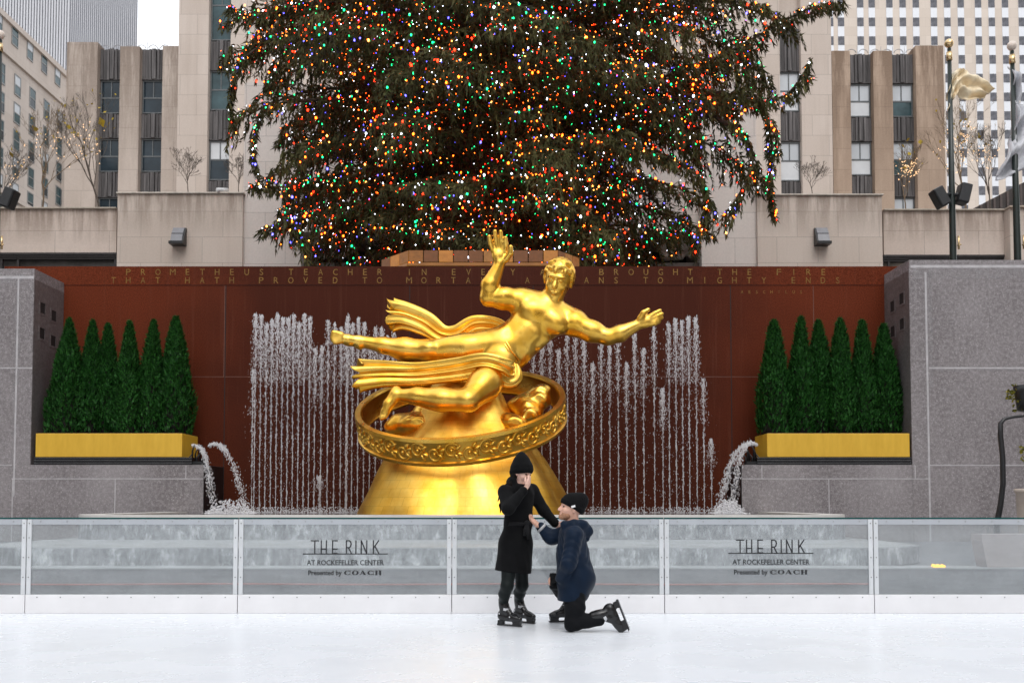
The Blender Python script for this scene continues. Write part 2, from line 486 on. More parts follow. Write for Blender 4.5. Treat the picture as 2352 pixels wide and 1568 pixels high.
def glass_mat():
    t = NT('frosty_glass')
    sm = t.noise(2.2, 6, 0.65, t.scaled(0.7, 1, 1.2)); dr = t.noise(16, 4, 0.7, t.scaled(1.0, 1, 0.55))
    haze = t.math('ADD', t.ramp(sm, [(0.3, (0.12,)*3), (0.7, (0.27,)*3)]), t.math('MULTIPLY', t.ramp(dr, [(0.55, (0, 0, 0)), (0.75, (1, 1, 1))]), 0.10))
    t.set(Base_Color=(0.64, 0.655, 0.68), Roughness=0.6)
    t.b.inputs['Specular IOR Level'].default_value = 0.1
    tr = t.n('BsdfTransparent'); tr.inputs[0].default_value = (0.88, 0.92, 0.92, 1)
    gl = t.n('BsdfGlossy'); gl.inputs['Roughness'].default_value = 0.04
    m1 = t.n('MixShader'); t.l(haze, m1.inputs[0]); t.l(tr.outputs[0], m1.inputs[1]); t.l(t.b.outputs[0], m1.inputs[2])
    m2 = t.n('MixShader'); m2.inputs[0].default_value = 0.05; t.l(m1.outputs[0], m2.inputs[1]); t.l(gl.outputs[0], m2.inputs[2])
    t.l(m2.outputs[0], t.out.inputs['Surface']); return t.m
M_glass = glass_mat()
M_railglass = water_mat('pale_rail', 0.5, (0.60, 0.63, 0.67))

# ------------------------------------------------------------------ ground, ice, walkway, plaza
mb = MB(); mb.box(-700, 700, -300, 900, -0.3, -0.06); structure('ground', mb, plain('earth', (0.12, 0.11, 0.10), 0.9))
YG = 11.2
mb = MB(); mb.box(-26, 26, -32, YG + 0.1, -0.05, 0.0); structure('ice_rink', mb, M_ice)
mb = MB(); mb.box(-26, 26, YG + 0.1, 23, -0.05, 0.012)
structure('walkway', mb, plain('walkway_stone', (0.2, 0.2, 0.215), 0.6, var=0.25, scale=3))
mb = MB(); mb.box(-120, 120, 23.4, 260, 4.9, 5.2)
structure('plaza_pavement', mb, plain('plaza_stone', (0.2, 0.19, 0.18), 0.8, var=0.25, scale=2))
# sunken plaza's other walls, behind and beside the photographer
mb = MB(); mb.box(-26.5, 26.5, -33.4, -32.0, -0.05, 5.3); mb.box(-27.4, -26.0, -32, 20.8, -0.05, 5.3); mb.box(26.0, 27.4, -32, 20.8, -0.05, 5.3)
structure('plaza_retaining_wall', mb, M_gran)

# ------------------------------------------------------------------ lettering
def stroke_letters(word, x0, z0, hgt, adv, sw, y, mbx, depth=0.003, ws=None):
    """thin deco capitals from straight strokes; x0,z0 = baseline start"""
    G = {'T': [[(0, 1), (.9, 1)], [(.45, 1), (.45, 0)]], 'H': [[(.08, 1), (.08, 0)], [(.78, 1), (.78, 0)], [(.08, .36), (.78, .36)]],
         'E': [[(.1, 1), (.1, 0)], [(.1, 1), (.65, 1)], [(.1, .36), (.65, .36)], [(.1, .03), (.65, .03)]],
         'R': [[(.08, 1), (.08, 0)], [(.08, 1), (.42, 1), (.58, .93), (.66, .75), (.58, .55), (.42, .47), (.08, .47)], [(.34, .47), (.72, 0)]],
         'I': [[(.1, 1), (.1, 0)]], 'N': [[(.1, 0), (.1, 1), (.68, 0), (.68, 1)]], 'K': [[(.1, 1), (.1, 0)], [(.7, 1), (.1, .42)], [(.28, .58), (.76, 0)]]}
    x = x0
    for ch, a in zip(word, adv):
        for pl in G.get(ch, []):
            for (p, q) in zip(pl[:-1], pl[1:]):
                a_ = Vector((x + p[0]*(ws or hgt), 0, z0 + p[1]*hgt)); b_ = Vector((x + q[0]*(ws or hgt), 0, z0 + q[1]*hgt))
                d = (b_ - a_).normalized(); nrm = Vector((-d.z, 0, d.x)) * sw/2; e = d * sw*0.45
                c = [a_ - e - nrm, b_ + e - nrm, b_ + e + nrm, a_ - e + nrm]
                mbx.prism([(v.x, v.z) for v in c], lambda u, v: (u, y, v), (0, depth, 0))
        x += a
def text_into(mbx, text, x0, x1, z0, z1, y, bold=0.0, cap=True):
    """built-in lettering fitted into the box x0..x1, z0..z1 (z0 the baseline, z1 the cap height)"""
    cu = bpy.data.curves.new('lettering', 'FONT'); cu.body = text; cu.offset = bold; cu.extrude = 0.0; cu.resolution_u = 3
    o = bpy.data.objects.new('lettering', cu); scene.collection.objects.link(o)
    dg = bpy.context.evaluated_depsgraph_get(); dg.update()
    me = bpy.data.meshes.new_from_object(o.evaluated_get(dg))
    xs = [v.co.x for v in me.vertices]; caph = 0.729 if len(text) > 1 else max(v.co.y for v in me.vertices)
    sx = (x1 - x0) / max(1e-6, (max(xs) - min(xs))); sz = (z1 - z0) / caph; mn = min(xs)
    mbx.add([(x0 + (v.co.x - mn)*sx, y, z0 + v.co.y*sz) for v in me.vertices], [tuple(p.vertices) for p in me.polygons])
    bpy.data.objects.remove(o); bpy.data.curves.remove(cu); bpy.data.meshes.remove(me)
def fat_caps(mbx, word, x0, adv, z0, hgt, y):
    """wide capitals with thick and thin strokes"""
    bar = lambda xa, xb, za, zb: mbx.prism([(xa, za), (xb, za), (xb, zb), (xa, zb)], lambda u, v: (u, y, v), (0, 0.003, 0))
    for i, ch in enumerate(word):
        x = x0 + i*adv; wd = adv*0.86; z1 = z0 + hgt
        if ch in 'OC':
            n = 28; cx, cz = x + wd/2, z0 + hgt/2
            rng = range(n) if ch == 'O' else range(3, n-3)
            for k in rng:
                a, b = 2*math.pi*k/n, 2*math.pi*(k+1)/n
                o = lambda t: (cx + wd/2*math.cos(t), cz + hgt/2*math.sin(t)); q = lambda t: (cx + wd*0.24*math.cos(t), cz + hgt*0.43*math.sin(t))
                mbx.prism([o(a), o(b), q(b), q(a)], lambda u, v: (u, y, v), (0, 0.003, 0))
            if ch == 'C': bar(x + wd*0.86, x + wd*0.93, z0 + hgt*0.58, z1); bar(x + wd*0.86, x + wd*0.93, z0, z0 + hgt*0.40)
        elif ch == 'A':
            mbx.prism([(x, z0), (x + wd*.1, z0), (x + wd*.5, z1), (x + wd*.42, z1)], lambda u, v: (u, y, v), (0, 0.003, 0))
            mbx.prism([(x + wd*.62, z0), (x + wd*.95, z0), (x + wd*.55, z1), (x + wd*.36, z1)], lambda u, v: (u, y, v), (0, 0.003, 0))
            bar(x + wd*.2, x + wd*.7, z0 + hgt*.28, z0 + hgt*.36)
        elif ch == 'H':
            bar(x + wd*.05, x + wd*.33, z0, z1); bar(x + wd*.62, x + wd*.9, z0, z1); bar(x + wd*.33, x + wd*.62, z0 + hgt*.46, z0 + hgt*.54)
            for q in (.0, .57): bar(x + wd*q, x + wd*(q+.38), z0 - .001, z0 + hgt*.07); bar(x + wd*q, x + wd*(q+.38), z1 - hgt*.07, z1 + .001)

# ------------------------------------------------------------------ rink fence: glass panels between white stiles
bounds = [-425, 62, 548, 1038, 1525, 2005, 2492]
bx = [PX(p, YG, 1280) for p in bounds]
plab = ['glass rink panel at the left end of the fence, cut by the picture edge',
        'blank glass rink panel in front of the left grey granite wall',
        'glass rink panel with black lettering in front of the left water jets',
        'blank glass rink panel directly behind the standing woman in black',
        'glass rink panel with black lettering to the right of the kneeling man',
        'glass rink panel at the right end of the fence, in front of the black hose']
Z0, Z1 = 0.205, 1.065
bolt_me = None
for i in range(6):
    a, b = bx[i] + 0.004, bx[i+1] - 0.004
    root = thing('rink_panel', plab[i], 'glass fence', ((a+b)/2, YG, 0), 'glass panels of the rink fence')
    mb = MB(); mb.box(a + 0.003, b - 0.003, YG - 0.004, YG + 0.008, Z0 + 0.002, Z1 - 0.018); mb.obj('glass_pane', M_glass, root)
    mb = MB(); mb.box(a, b, YG - 0.009, YG + 0.013, Z1 - 0.017, Z1); mb.obj('top_edge', M_green_edge, root)
    mb = MB(); mb.box(a + 0.052, b - 0.052, YG - 0.012, YG - 0.006, Z1 - 0.078, Z1 - 0.019); mb.obj('top_rail', M_railglass, root)
    for (s0, s1) in ((a + 0.002, a + 0.05), (b - 0.05, b - 0.002)):
        mb = MB(); mb.bbox(s0, s1, YG - 0.022, YG - 0.005, Z0 + 0.002, Z1 - 0.02, 0.004); mb.obj('stile', M_alu, root)
    mb = MB(); mb.bbox(a, b, YG - 0.03, YG + 0.03, 0.0, Z0, 0.006); mb.obj('kick_board', M_white, root)
    spots = [(a + 0.026, YG - 0.023, z) for z in (0.4, 0.62, 0.84, 1.0)] + [(b - 0.026, YG - 0.023, z) for z in (0.4, 0.62, 0.84, 1.0)]
    spots += [(a + (b-a)*(k+0.5)/9, YG - 0.0315, 0.178) for k in range(9)] + [(a + (b-a)*(k+0.5)/8, YG - 0.0135, 1.02) for k in range(8)]
    for (x, y, z) in spots:
        if bolt_me is None:
            mb = MB(); mb.tube([(0, -0.002, 0), (0, 0.002, 0)], 0.0065, 8); bolt_me = mb.mesh('bolt'); bolt_me.materials.append(M_bolt)
        o = bpy.data.objects.new('bolt', bolt_me); scene.collection.objects.link(o); o.parent = root; o.location = Vector((x, y, z)) - root.location
    if i in (2, 4):
        off = 0 if i == 2 else 977; yl = YG - 0.0065
        X = lambda p: PX(p + off, YG, 1280); Z = lambda p: PZ(p, YG) if i == 2 else PZ(p - 1.5, YG)
        mb = MB()
        h = Z(1241) - Z(1271); u = (X(870) - X(714)) / 156
        for ch, pa, pb, gw in (('T', 714.5, 731.5, .9), ('H', 736.6, 751, .86), ('E', 762, 774.5, .65), ('R', 794, 808, .74), ('I', 816, 819, .2), ('N', 827.6, 844.6, .78), ('K', 855.6, 871.5, .8)):
            stroke_letters(ch, X(pa), Z(1271), h, [0], 0.013, yl, mb, 0.003, (X(pb) - X(pa))/gw)
        mb.box(X(696), X(891), yl - 0.0005, yl + 0.003, Z(1272.4), Z(1270.2))
        text_into(mb, 'AT ROCKEFELLER CENTER', X(705), X(882), Z(1296.8), Z(1284.8), yl - 0.001, 0.012)
        text_into(mb, 'Presented by', X(708.5), X(785.5), Z(1319.5), Z(1308.5), yl - 0.001, 0.022)
        fat_caps(mb, 'COACH', X(791), (X(878) - X(791)) / 4.9, Z(1319.5), Z(1309.5) - Z(1319.5), yl - 0.001)
        mb.obj('lettering', M_letter, root)

# ------------------------------------------------------------------ fountain basin (three tiers)
def round_slab(mbx, hw, y0, y1, z0, z1, r, n=10):
    pts = [(-hw, y1), (-hw, y0 + r)]
    pts = []
    for k in range(n+1):
        t = math.pi + math.pi/2*k/n; pts.append((-hw + r + r*math.cos(t), y0 + r + r*math.sin(t)))
    for k in range(n+1):
        t = 1.5*math.pi + math.pi/2*k/n; pts.append((hw - r + r*math.cos(t), y0 + r + r*math.sin(t)))
    pts += [(hw, y1), (-hw, y1)]
    mbx.prism(pts, lambda u, v: (u, v, z0), (0, 0, z1 - z0))
root = thing('fountain_basin', 'stepped pale stone fountain basin with wet sides behind the glass fence', 'fountain', (0, 15.3, 0))
mb = MB(); round_slab(mb, 6.33, 15.5, 22.18, 0.648, 0.985, 1.2); mb.obj('upper_tier', M_wet, root)
mb = MB()
for k in range(2):
    mb.box(-6.33 if k == 0 else 5.93, -5.93 if k == 0 else 6.33, 16.72, 20.75, 0.986, 1.035)
n = 12
for sgn in (-1, 1):
    ring = [(sgn*(6.33 - 1.2 + rr*math.cos(t)), 16.7 - rr*math.sin(t)) for rr, ts in ((1.2, range(n+1)), (0.8, range(n, -1, -1))) for t in [math.pi/2*q/n for q in ts]]
    mb.prism(ring, lambda u, v: (u, v, 0.986), (0, 0, 0.049))
mb.box(-5.13, 5.13, 15.5, 15.9, 0.986, 1.035)
mb.obj('rim', M_rim, root)
mb = MB(); round_slab(mb, 5.92, 15.92, 22.15, 0.987, 1.006, 0.8); mb.obj('pool_water', M_pool, root)
mb = MB(); round_slab(mb, 6.45, 12.75, 22.1, 0.43, 0.646, 1.3); mb.obj('middle_tier', M_wet, root)
mb = MB(); round_slab(mb, 6.40, 12.8, 15.45, 0.6465, 0.655, 1.25); mb.obj('middle_ledge', M_ledge, root)
mb = MB(); mb.box(-14, 14, 12.3, 20.7, 0.02, 0.415); mb.obj('low_tier', M_tierlow, root)
mb = MB(); mb.box(-14, 14, 12.28, 12.75, 0.4155, 0.43); mb.obj('low_ledge', M_ledge, root)
# red hose along the floor in front of the basin
pts = [(x, 12.275, 0.232 + 0.004*math.sin(x*1.7)) for x in np.linspace(-7.5, 5.2, 60)]
mb = MB(); mb.tube(pts, 0.012, 6); o = mb.obj('hose', plain('red_hose', (0.4, 0.1, 0.07), 0.5)); _tag(o, 'thin red hose running along the lowest step of the fountain basin', 'hose')
mb = MB()
for k in range(6): mb.tube([(PX(2140 + k*5.0, 12.35, 1296), 12.35, 0.452 + 0.012*(k % 2)), (PX(2144.5 + k*5.0, 12.35, 1296), 12.37, 0.456 + 0.010*((k+1) % 2))], 0.012 - 0.001*k, 6)
mb.box(PX(2140, 12.36), PX(2166, 12.36), 12.39, 12.43, 0.431, 0.455)
M_amber = NT('amber_light'); M_amber.set(Base_Color=(0.8, 0.4, 0.02), Emission_Color=(1.0, 0.45, 0.03)); M_amber.b.inputs['Emission Strength'].default_value = 2.0
o = mb.obj('floor_lamp', M_amber.m); _tag(o, 'small amber floor light glowing behind the right glass panel', 'light')

# ------------------------------------------------------------------ red granite wall with gilt inscription
YW, YF = 22.2, 20.8
wz = PZ(612, YW)
root = thing('granite_wall', 'broad red granite wall with two gilt lines of inscription behind the statue', 'wall', (0, YW, 0))
mb = MB(); mb.box(-9.7, 9.7, YW, YW + 1.0, 0.0, wz - 0.43); mb.obj('wall', M_red, root)
mb = MB(); mb.box(-10.6, 10.6, YW - 0.012, YW + 1.0, wz - 0.422, wz); mb.obj('frieze', M_red, root)
mb = MB(); mb.box(-9.7, 9.7, YW - 0.004, YW + 0.9, wz - 0.43, wz - 0.422)
for px in (516, 940, 1225, 1680): mb.box(PX(px, YW) - 0.009, PX(px, YW) + 0.009, YW - 0.0035, YW + 0.5, 1.0, wz - 0.43)
mb.obj('dark_joint', M_reddark, root)
mb = MB()
for px in (513.5, 1871): mb.box(PX(px, YW) - 0.006, PX(px, YW) + 0.006, YW - 0.003, YW + 0.5, PZ(866, YW), wz - 0.43)
zj = PZ(865, YW); mb.box(-9.6, 9.6, YW - 0.0025, YW + 0.5, zj - 0.006, zj + 0.006)
mb.obj('pale_joint', M_redjoint, root)
for (text, p0, step, ya, yb, yy) in (('PROMETHEUS TEACHER IN EVERY ART BROUGHT THE FIRE', 295.5, 33.94, 632, 618, YW - 0.0165),
                                 ('THAT HATH PROVED TO MORTALS A MEANS TO MIGHTY ENDS', 261.5, 33.92, 651, 637, YW - 0.0165),
                                 ('AESCHYLUS', 1704, 16.9, 674, 667, YW - 0.006)):
    mb = MB(); big = step > 20
    for i, ch in enumerate(text):
        if ch == ' ': continue
        wd = {'M': 13, 'O': 12, 'I': 1.9, 'E': 8.5, 'S': 8, 'L': 8}.get(ch, 10.5) * (1 if big else 0.5)
        c = p0 + i*step
        text_into(mb, ch, PX(c - wd/2, YW, 630), PX(c + wd/2, YW, 630), PZ(ya, YW), PZ(yb, YW), yy)
    mb.obj('inscription', M_letgold, root)

# ------------------------------------------------------------------ grey granite flank walls
def flank(sgn, label, ztop, xin, xend, ax):
    """sgn -1 left / +1 right; xin = inner edge of the tall block, xend = inner end of the low wall"""
    root = thing('granite_wall', label, 'wall', (sgn*14, YF, 0))
    zl = PZ(1067, YF)
    s = sgn
    mb = MB(); mb.box(s*26.0, xin, YF, YF + 1.9, 0.0, ztop); mb.obj('tall_block', M_gran, root)
    mb = MB(); mb.box(xin - s*0.003, xend, YF, YW - 0.005, 0.0, zl); mb.obj('low_block', M_gran, root)
    mb = MB()
    yv = YF - 0.003
    def V(px, ya, yb, wd=0.022): x = PX(px, YF, (ya+yb)/2); mb.box(x - wd/2, x + wd/2, yv, YF + 0.01, PZ(yb, YF), PZ(ya, YF))
    def H(py, xa, xb, wd=0.022): z = PZ(py, YF); mb.box(PX(xa, YF, py), PX(xb, YF, py), yv - 0.001, YF + 0.01, z - wd/2, z + wd/2)
    for args in ax['V']: V(*args)
    for args in ax['H']: H(*args)
    mb.obj('mortar_joint', M_mortar, root)
    mb = MB(); yv = YF - 0.0022                                    # pale lime bloom beside the weathered joints
    for (px, ya, yb, wd) in ax['bloom']: x = PX(px, YF, (ya+yb)/2); mb.box(x - wd/2, x + wd/2, yv, YF + 0.01, PZ(yb, YF), PZ(ya, YF))
    mb.obj('lime_bloom', M_bloom, root)
    # square vents in the niche's side
    for (dy, z) in ax['vents']:
        mb = MB(); x = xin
        mb.box(x - s*0.006, x + s*0.05, YF + dy, YF + dy + 0.22, z, z + 0.23)
        f = mb.obj('vent', M_dark, root)
        mb = MB()
        for (ya, yb, za, zb) in ((-0.04, 0.26, -0.04, 0.0), (-0.04, 0.26, 0.23, 0.27), (-0.04, 0.0, 0.0, 0.23), (0.22, 0.26, 0.0, 0.23)):
            mb.box(x - s*0.012, x + s*0.03, YF + dy + ya, YF + dy + yb, z + za, z + zb)
        mb.obj('vent_frame', M_grand, f)
    # dark lining of the niche
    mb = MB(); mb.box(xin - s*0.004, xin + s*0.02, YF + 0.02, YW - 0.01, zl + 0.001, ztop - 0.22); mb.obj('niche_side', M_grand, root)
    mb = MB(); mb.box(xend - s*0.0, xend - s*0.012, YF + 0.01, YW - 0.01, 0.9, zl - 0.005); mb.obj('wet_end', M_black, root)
    return root
vents_l = [(0.28, PZ(712, YF)), (0.80, PZ(717, YF) - 0.02), (0.28, PZ(771, YF)), (0.80, PZ(777, YF) - 0.02)]
vents_r = [(0.30, PZ(689, YF)), (0.82, PZ(694, YF) - 0.02), (0.30, PZ(748, YF)), (0.82, PZ(754, YF) - 0.02)]
flank(-1, 'grey granite wall with square vents at the left of the fountain', PZ(617, YF), PX(75, YF, 800), PX(467, YF, 1120),
      {'V': [(37, 640, 1140, 0.035), (27, 1100, 1300, 0.02), (263, 1099, 1300, 0.02), (427, 1068, 1098, 0.018)], 'H': [(637, -600, 78, 0.06), (845, -600, 74, 0.03), (1068, -600, 27, 0.02), (1099, 27, 467, 0.02)], 'vents': vents_l, 'bloom': [(40, 640, 900, 0.12), (30, 845, 1140, 0.06), (-250, 630, 650, 5.6)]})
flank(1, 'grey granite wall with square vents at the right of the fountain', PZ(597, YF), PX(2091, YF, 800), PX(1704, YF, 1120),
      {'V': [(2132, 625, 1300, 0.04), (1905, 1099, 1300, 0.02), (1750, 1068, 1098, 0.018), (2102, 1068, 1098, 0.018)], 'H': [(612, 2091, 2900, 0.06), (845, 2134, 2900, 0.035), (1068, 2134, 2900, 0.022), (1099, 1704, 2134, 0.02)], 'vents': vents_r, 'bloom': [(2134, 625, 900, 0.14), (2260, 840, 852, 2.2), (2240, 606, 640, 2.6), (2134, 900, 1180, 0.06)]})

# ------------------------------------------------------------------ planters with clipped arborvitae
rng = np.random.default_rng(7)
def yellow_paint():
    t = NT('yellow_paint'); f = t.noise(3, 4, 0.6, t.scaled(3, 3, 0.7))
    t.set(Base_Color=t.ramp(f, [(0.3, (0.66, 0.38, 0.028)), (0.7, (0.76, 0.46, 0.045))]), Roughness=0.45); return t.m
M_yellow = yellow_paint()
M_louvre_highlight = plain('louvre_highlight', (0.16, 0.16, 0.165), 0.3)
M_louvre = plain('louvre_black', (0.022, 0.022, 0.023), 0.22, var=0.2)
def hedge_mat(name, a, b, c):
    t = NT(name); f = t.noise(5, 3, 0.6); g = t.noise(40, 2, 0.5)
    k = t.mix(0.5, t.ramp(f, [(0.35, a), (0.65, b)]), t.ramp(g, [(0.4, a), (0.7, c)]))
    t.set(Base_Color=k, Roughness=0.6); t.b.inputs['Specular IOR Level'].default_value = 0.2; return t.m
M_thuja = hedge_mat('arborvitae_leaf', (0.0010, 0.012, 0.003), (0.0040, 0.050, 0.007), (0.060, 0.26, 0.028))
M_bark = plain('bark', (0.05, 0.035, 0.025), 0.9, var=0.4, scale=12)
M_soil = plain('soil', (0.01, 0.008, 0.006), 0.95)

def sprays(n, H, R0, seed, lean=0.0):
    """flat upright sprays of a clipped conifer: outer shell of little fans"""
    g = np.random.default_rng(seed)
    u = g.random(n)**0.8; z = H*u*(1.0 + 0.0*u)
    prof = 0.93*R0*np.minimum(1, np.clip(1.0 - u, 0, 1)/0.72)**(0.80 + 0.16*math.sin(seed*1.7))*(0.95 + 0.06*np.cos(u*9+seed))
    prof = np.minimum(prof, R0*1.0) * (0.9 + 0.1*np.minimum(1, u*8))
    th = g.random(n)*2*np.pi
    rr = prof*(0.80 + 0.24*g.random(n)) * (1 + 0.06*np.sin(2*th + 5*u + seed) + 0.08*np.sin(5*th - 13*u + 2*seed))
    c = np.stack([rr*np.cos(th) + lean*u*H, rr*np.sin(th), z], 1)
    out = np.stack([np.cos(th), np.sin(th), np.zeros(n)], 1)
    d = out*(0.25 + 0.45*g.random((n, 1))) + np.array([0, 0, 1.0]) + g.normal(0, 0.28, (n, 3)); d /= np.linalg.norm(d, axis=1)[:, None]
    sd_ = np.cross(d, out + g.normal(0, 0.5, (n, 3))); sd_ /= np.linalg.norm(sd_, axis=1)[:, None] + 1e-6
    L = (0.055 + 0.075*g.random((n, 1))); W = 0.014 + 0.016*g.random((n, 1))
    a = c - d*L*0.5; b = c + sd_*W; e = c + d*L*0.9; f = c - sd_*W
    V = np.stack([a, b, e, f], 1).reshape(-1, 3)
    F = np.arange(4*n).reshape(-1, 4)
    return V, F
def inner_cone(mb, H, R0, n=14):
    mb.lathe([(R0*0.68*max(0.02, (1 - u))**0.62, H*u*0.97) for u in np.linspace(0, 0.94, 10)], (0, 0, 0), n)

def planter(sgn, xa, xb, label, trees, glab):
    y0 = YF + 0.03; zb = PZ(1049, YF); zt = PZ(994.5, YF)
    root = thing('planter', label, 'planter', ((xa+xb)/2, y0 + 0.5, PZ(1067, YF)))
    mb = MB(); mb.bbox(xa, xb, y0, y0 + 1.05, zb, zt, 0.012); mb.obj('box', M_yellow, root)
    mb = MB(); mb.box(xa + 0.03, xb - 0.03, y0 + 0.03, y0 + 1.02, zt - 0.001, zt + 0.02); mb.obj('soil', M_soil, root)
    mb = MB(); zl = PZ(1067, YF) + 0.003; e = (xb + 0.22) if sgn < 0 else xb + 0.02; f = xa - 0.02 if sgn < 0 else xa - 0.22
    hh = (zb - zl)
    mb.box(f + 0.02, e - 0.02, y0 + 0.02, y0 + 1.1, zl, zb - 0.003)
    for k in range(3): mb.bbox(f, e, y0 - 0.03, y0 + 0.03, zl + hh*(k/3.0) + 0.004, zl + hh*((k+0.72)/3.0), 0.008)
    mb.obj('black_louvre', M_louvre, root)
    mb = MB()
    for k in range(3): mb.box(f + 0.004, e - 0.004, y0 - 0.034, y0 - 0.026, zl + hh*((k+0.66)/3.0), zl + hh*((k+0.80)/3.0))  # pale grey strips paint the highlights along the slats
    mb.obj('louvre_highlight', M_louvre_highlight, root)
    for i, (px, top, wd, lab) in enumerate(trees):
        Y = y0 + 0.42 + 0.12*((i*7) % 3)
        x = PX(px, Y, 950); H = PZ(top, Y) - zt; r0 = wd/2/(FPX/Y)
        t = thing('arborvitae', lab, 'shrub', (x, Y, zt + 0.02), glab)
        V, F = sprays(5200, H, r0, 11*i + (3 if sgn > 0 else 0), 0.02*math.sin(i*2.1))
        link('foliage', np_mesh('foliage', V + np.array(t.location), F), M_thuja, t)
        mb = MB(); mb.tube([(0, 0, 0), (0, 0, H*0.7)], [0.03, 0.012], 6)
        me = mb.mesh('trunk'); me.transform(Matrix.Translation(t.location)); link('trunk', me, M_bark, t)
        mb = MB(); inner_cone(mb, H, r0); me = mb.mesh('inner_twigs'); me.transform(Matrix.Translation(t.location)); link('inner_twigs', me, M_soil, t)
ord_l = ['leftmost conical arborvitae in the left yellow planter, beside the vented granite', 'narrow arborvitae in the left planter, second from the grey wall',
         'brighter green arborvitae in the left planter, third from the grey wall', 'twin-tipped arborvitae in the left planter, fourth from the grey wall',
         'darker slim arborvitae in the left planter, next to the rightmost one', 'broad tall arborvitae at the fountain end of the left yellow planter']
planter(-1, PX(80, YF, 1020), PX(417, YF, 1020), 'yellow box planter of arborvitae on the left grey low wall',
        [(155, 738, 100, ord_l[0]), (205, 742, 76, ord_l[1]), (249, 750, 72, ord_l[2]), (294, 744, 76, ord_l[3]), (345, 742, 76, ord_l[4]), (405, 733, 92, ord_l[5])], 'arborvitae in the left yellow planter')
ord_r = ['leftmost arborvitae in the right yellow planter, at the fountain end', 'tall pointed arborvitae in the right planter, second from the fountain end',
         'round-shouldered arborvitae in the right planter, third from the fountain end', 'slim pointed arborvitae in the right planter, fourth from the fountain end',
         'arborvitae in the right planter, next to the one by the vented granite', 'rightmost arborvitae in the right yellow planter, against the vented granite']
planter(1, PX(1763, YF, 1020), PX(2093, YF, 1020) - 0.02, 'yellow box planter of arborvitae on the right grey low wall',
        [(1780, 742, 94, ord_r[0]), (1838, 734, 76, ord_r[1]), (1887, 742, 78, ord_r[2]), (1933, 738, 72, ord_r[3]), (1979, 742, 76, ord_r[4]), (2036, 750, 86, ord_r[5])], 'arborvitae in the right yellow planter')

# ------------------------------------------------------------------ water jets
OCT_V = np.array([(1, 0, 0), (-1, 0, 0), (0, 1, 0), (0, -1, 0), (0, 0, 1), (0, 0, -1)], float)
OCT_F = np.array([(0, 2, 4), (2, 1, 4), (1, 3, 4), (3, 0, 4), (2, 0, 5), (1, 2, 5), (3, 1, 5), (0, 3, 5)])
def drops(c, r):
    n = len(c); V = (c[:, None, :] + OCT_V[None]*r[:, None, :]).reshape(-1, 3)
    F = (OCT_F[None] + 6*np.arange(n)[:, None, None]).reshape(-1, 3); return V, F
def jet(px, top, g, full=1.0, Y=21.25):
    zb = 1.0; zt = PZ(top, Y); H = zt - zb; x = PX(px, Y, 950)
    n = int(70*H)
    u = g.random(n)
    # rising thread, denser and lumpier towards the top where it breaks up
    wob = 0.006 + 0.02*u**2
    c = np.stack([g.normal(0, 1, n)*wob, g.normal(0, 1, n)*wob, H*u], 1)
    r = np.stack([0.003 + 0.005*g.random(n)]*3, 1); r[:, 2] *= 2.5 + 6*g.random(n)*(1-u*0.5)
    m = int(460*full)                                              # white plume at the head
    v = g.random(m)**1.4
    c2 = np.stack([g.normal(0, 0.020 + 0.040*v, m), g.normal(0, 0.022 + 0.045*v, m), H*(1.0 - 0.33*v) + g.normal(0, 0.02, m)], 1)
    r2 = np.stack([0.0028 + 0.0072*g.random(m)**2]*3, 1)*(1.15 - 0.5*v[:, None]); r2[:, 2] *= 1.5 + 3.5*g.random(m)
    q = int(95*full)                                             # falling spray
    c3 = np.stack([g.normal(0, 0.10, q), g.normal(0, 0.10, q), H*(0.98*g.random(q))], 1)
    r3 = np.stack([0.0025 + 0.005*g.random(q)**2]*3, 1); r3[:, 2] *= 2.6
    s_ = int(46)                                                  # splash at the pool
    c4 = np.stack([g.normal(0, 0.08, s_), g.normal(0, 0.06, s_), 0.13*g.random(s_)**2], 1); r4 = np.stack([0.005 + 0.012*g.random(s_)]*3, 1)
    V, F = drops(np.concatenate([c, c2, c3, c4]), np.concatenate([r, r2, r3, r4]))
    nv = len(V)
    ths = [0, 2.1, 4.2]; zz = np.linspace(0, H*0.97, 12)          # the thread itself
    T = np.array([((0.0042 + 0.0025*math.sin(5*z + px))*math.cos(t), 0.004*math.sin(t), z) for z in zz for t in ths])
    TF = np.array([(i*3+k, i*3+(k+1) % 3, (i+1)*3+(k+1) % 3) for i in range(11) for k in range(3)] + [(i*3+k, (i+1)*3+(k+1) % 3, (i+1)*3+k) for i in range(11) for k in range(3)])
    V = np.concatenate([V, T]); F = np.concatenate([F, TF + nv])
    return np_mesh('water_jet', V + np.array([x, Y, zb]), F), (x, Y, zb)
g = np.random.default_rng(3)
JETS = []
for k in range(17):
    px = 585 + k*12.5 if k < 12 else 585 + 11*12.5 + (k-11)*15
    top = 722 + 32*g.random()**1.5 if k not in (11, 12) else 780 + 40*g.random()
    JETS.append((px, top, 1.25 if k < 10 else 0.8, 'l'))
for k in range(9): JETS.append((795 + k*13.5, 722 + 34*g.random() + (22 if k > 2 else 0), 1.0, 'c'))
for k in range(14): JETS.append((1225 + k*19.5, [760, 770, 745, 800, 735, 742, 775, 830, 760, 790, 748, 830, 765, 800][k] + 6*g.random(), 0.8, 'r'))
for (p_, t_, f_) in ((1503, 750, 0.7), (1522, 895, 1.0), (1537, 742, 0.9), (1553, 733, 1.1), (1568, 738, 1.2), (1583, 728, 1.2), (1600, 730, 1.2), (1616, 870, 0.5), (1633, 1010, 0.6), (735, 1095, 0.5), (560 + 20, 850, 0.5)): JETS.append((p_, t_, f_, 'e'))
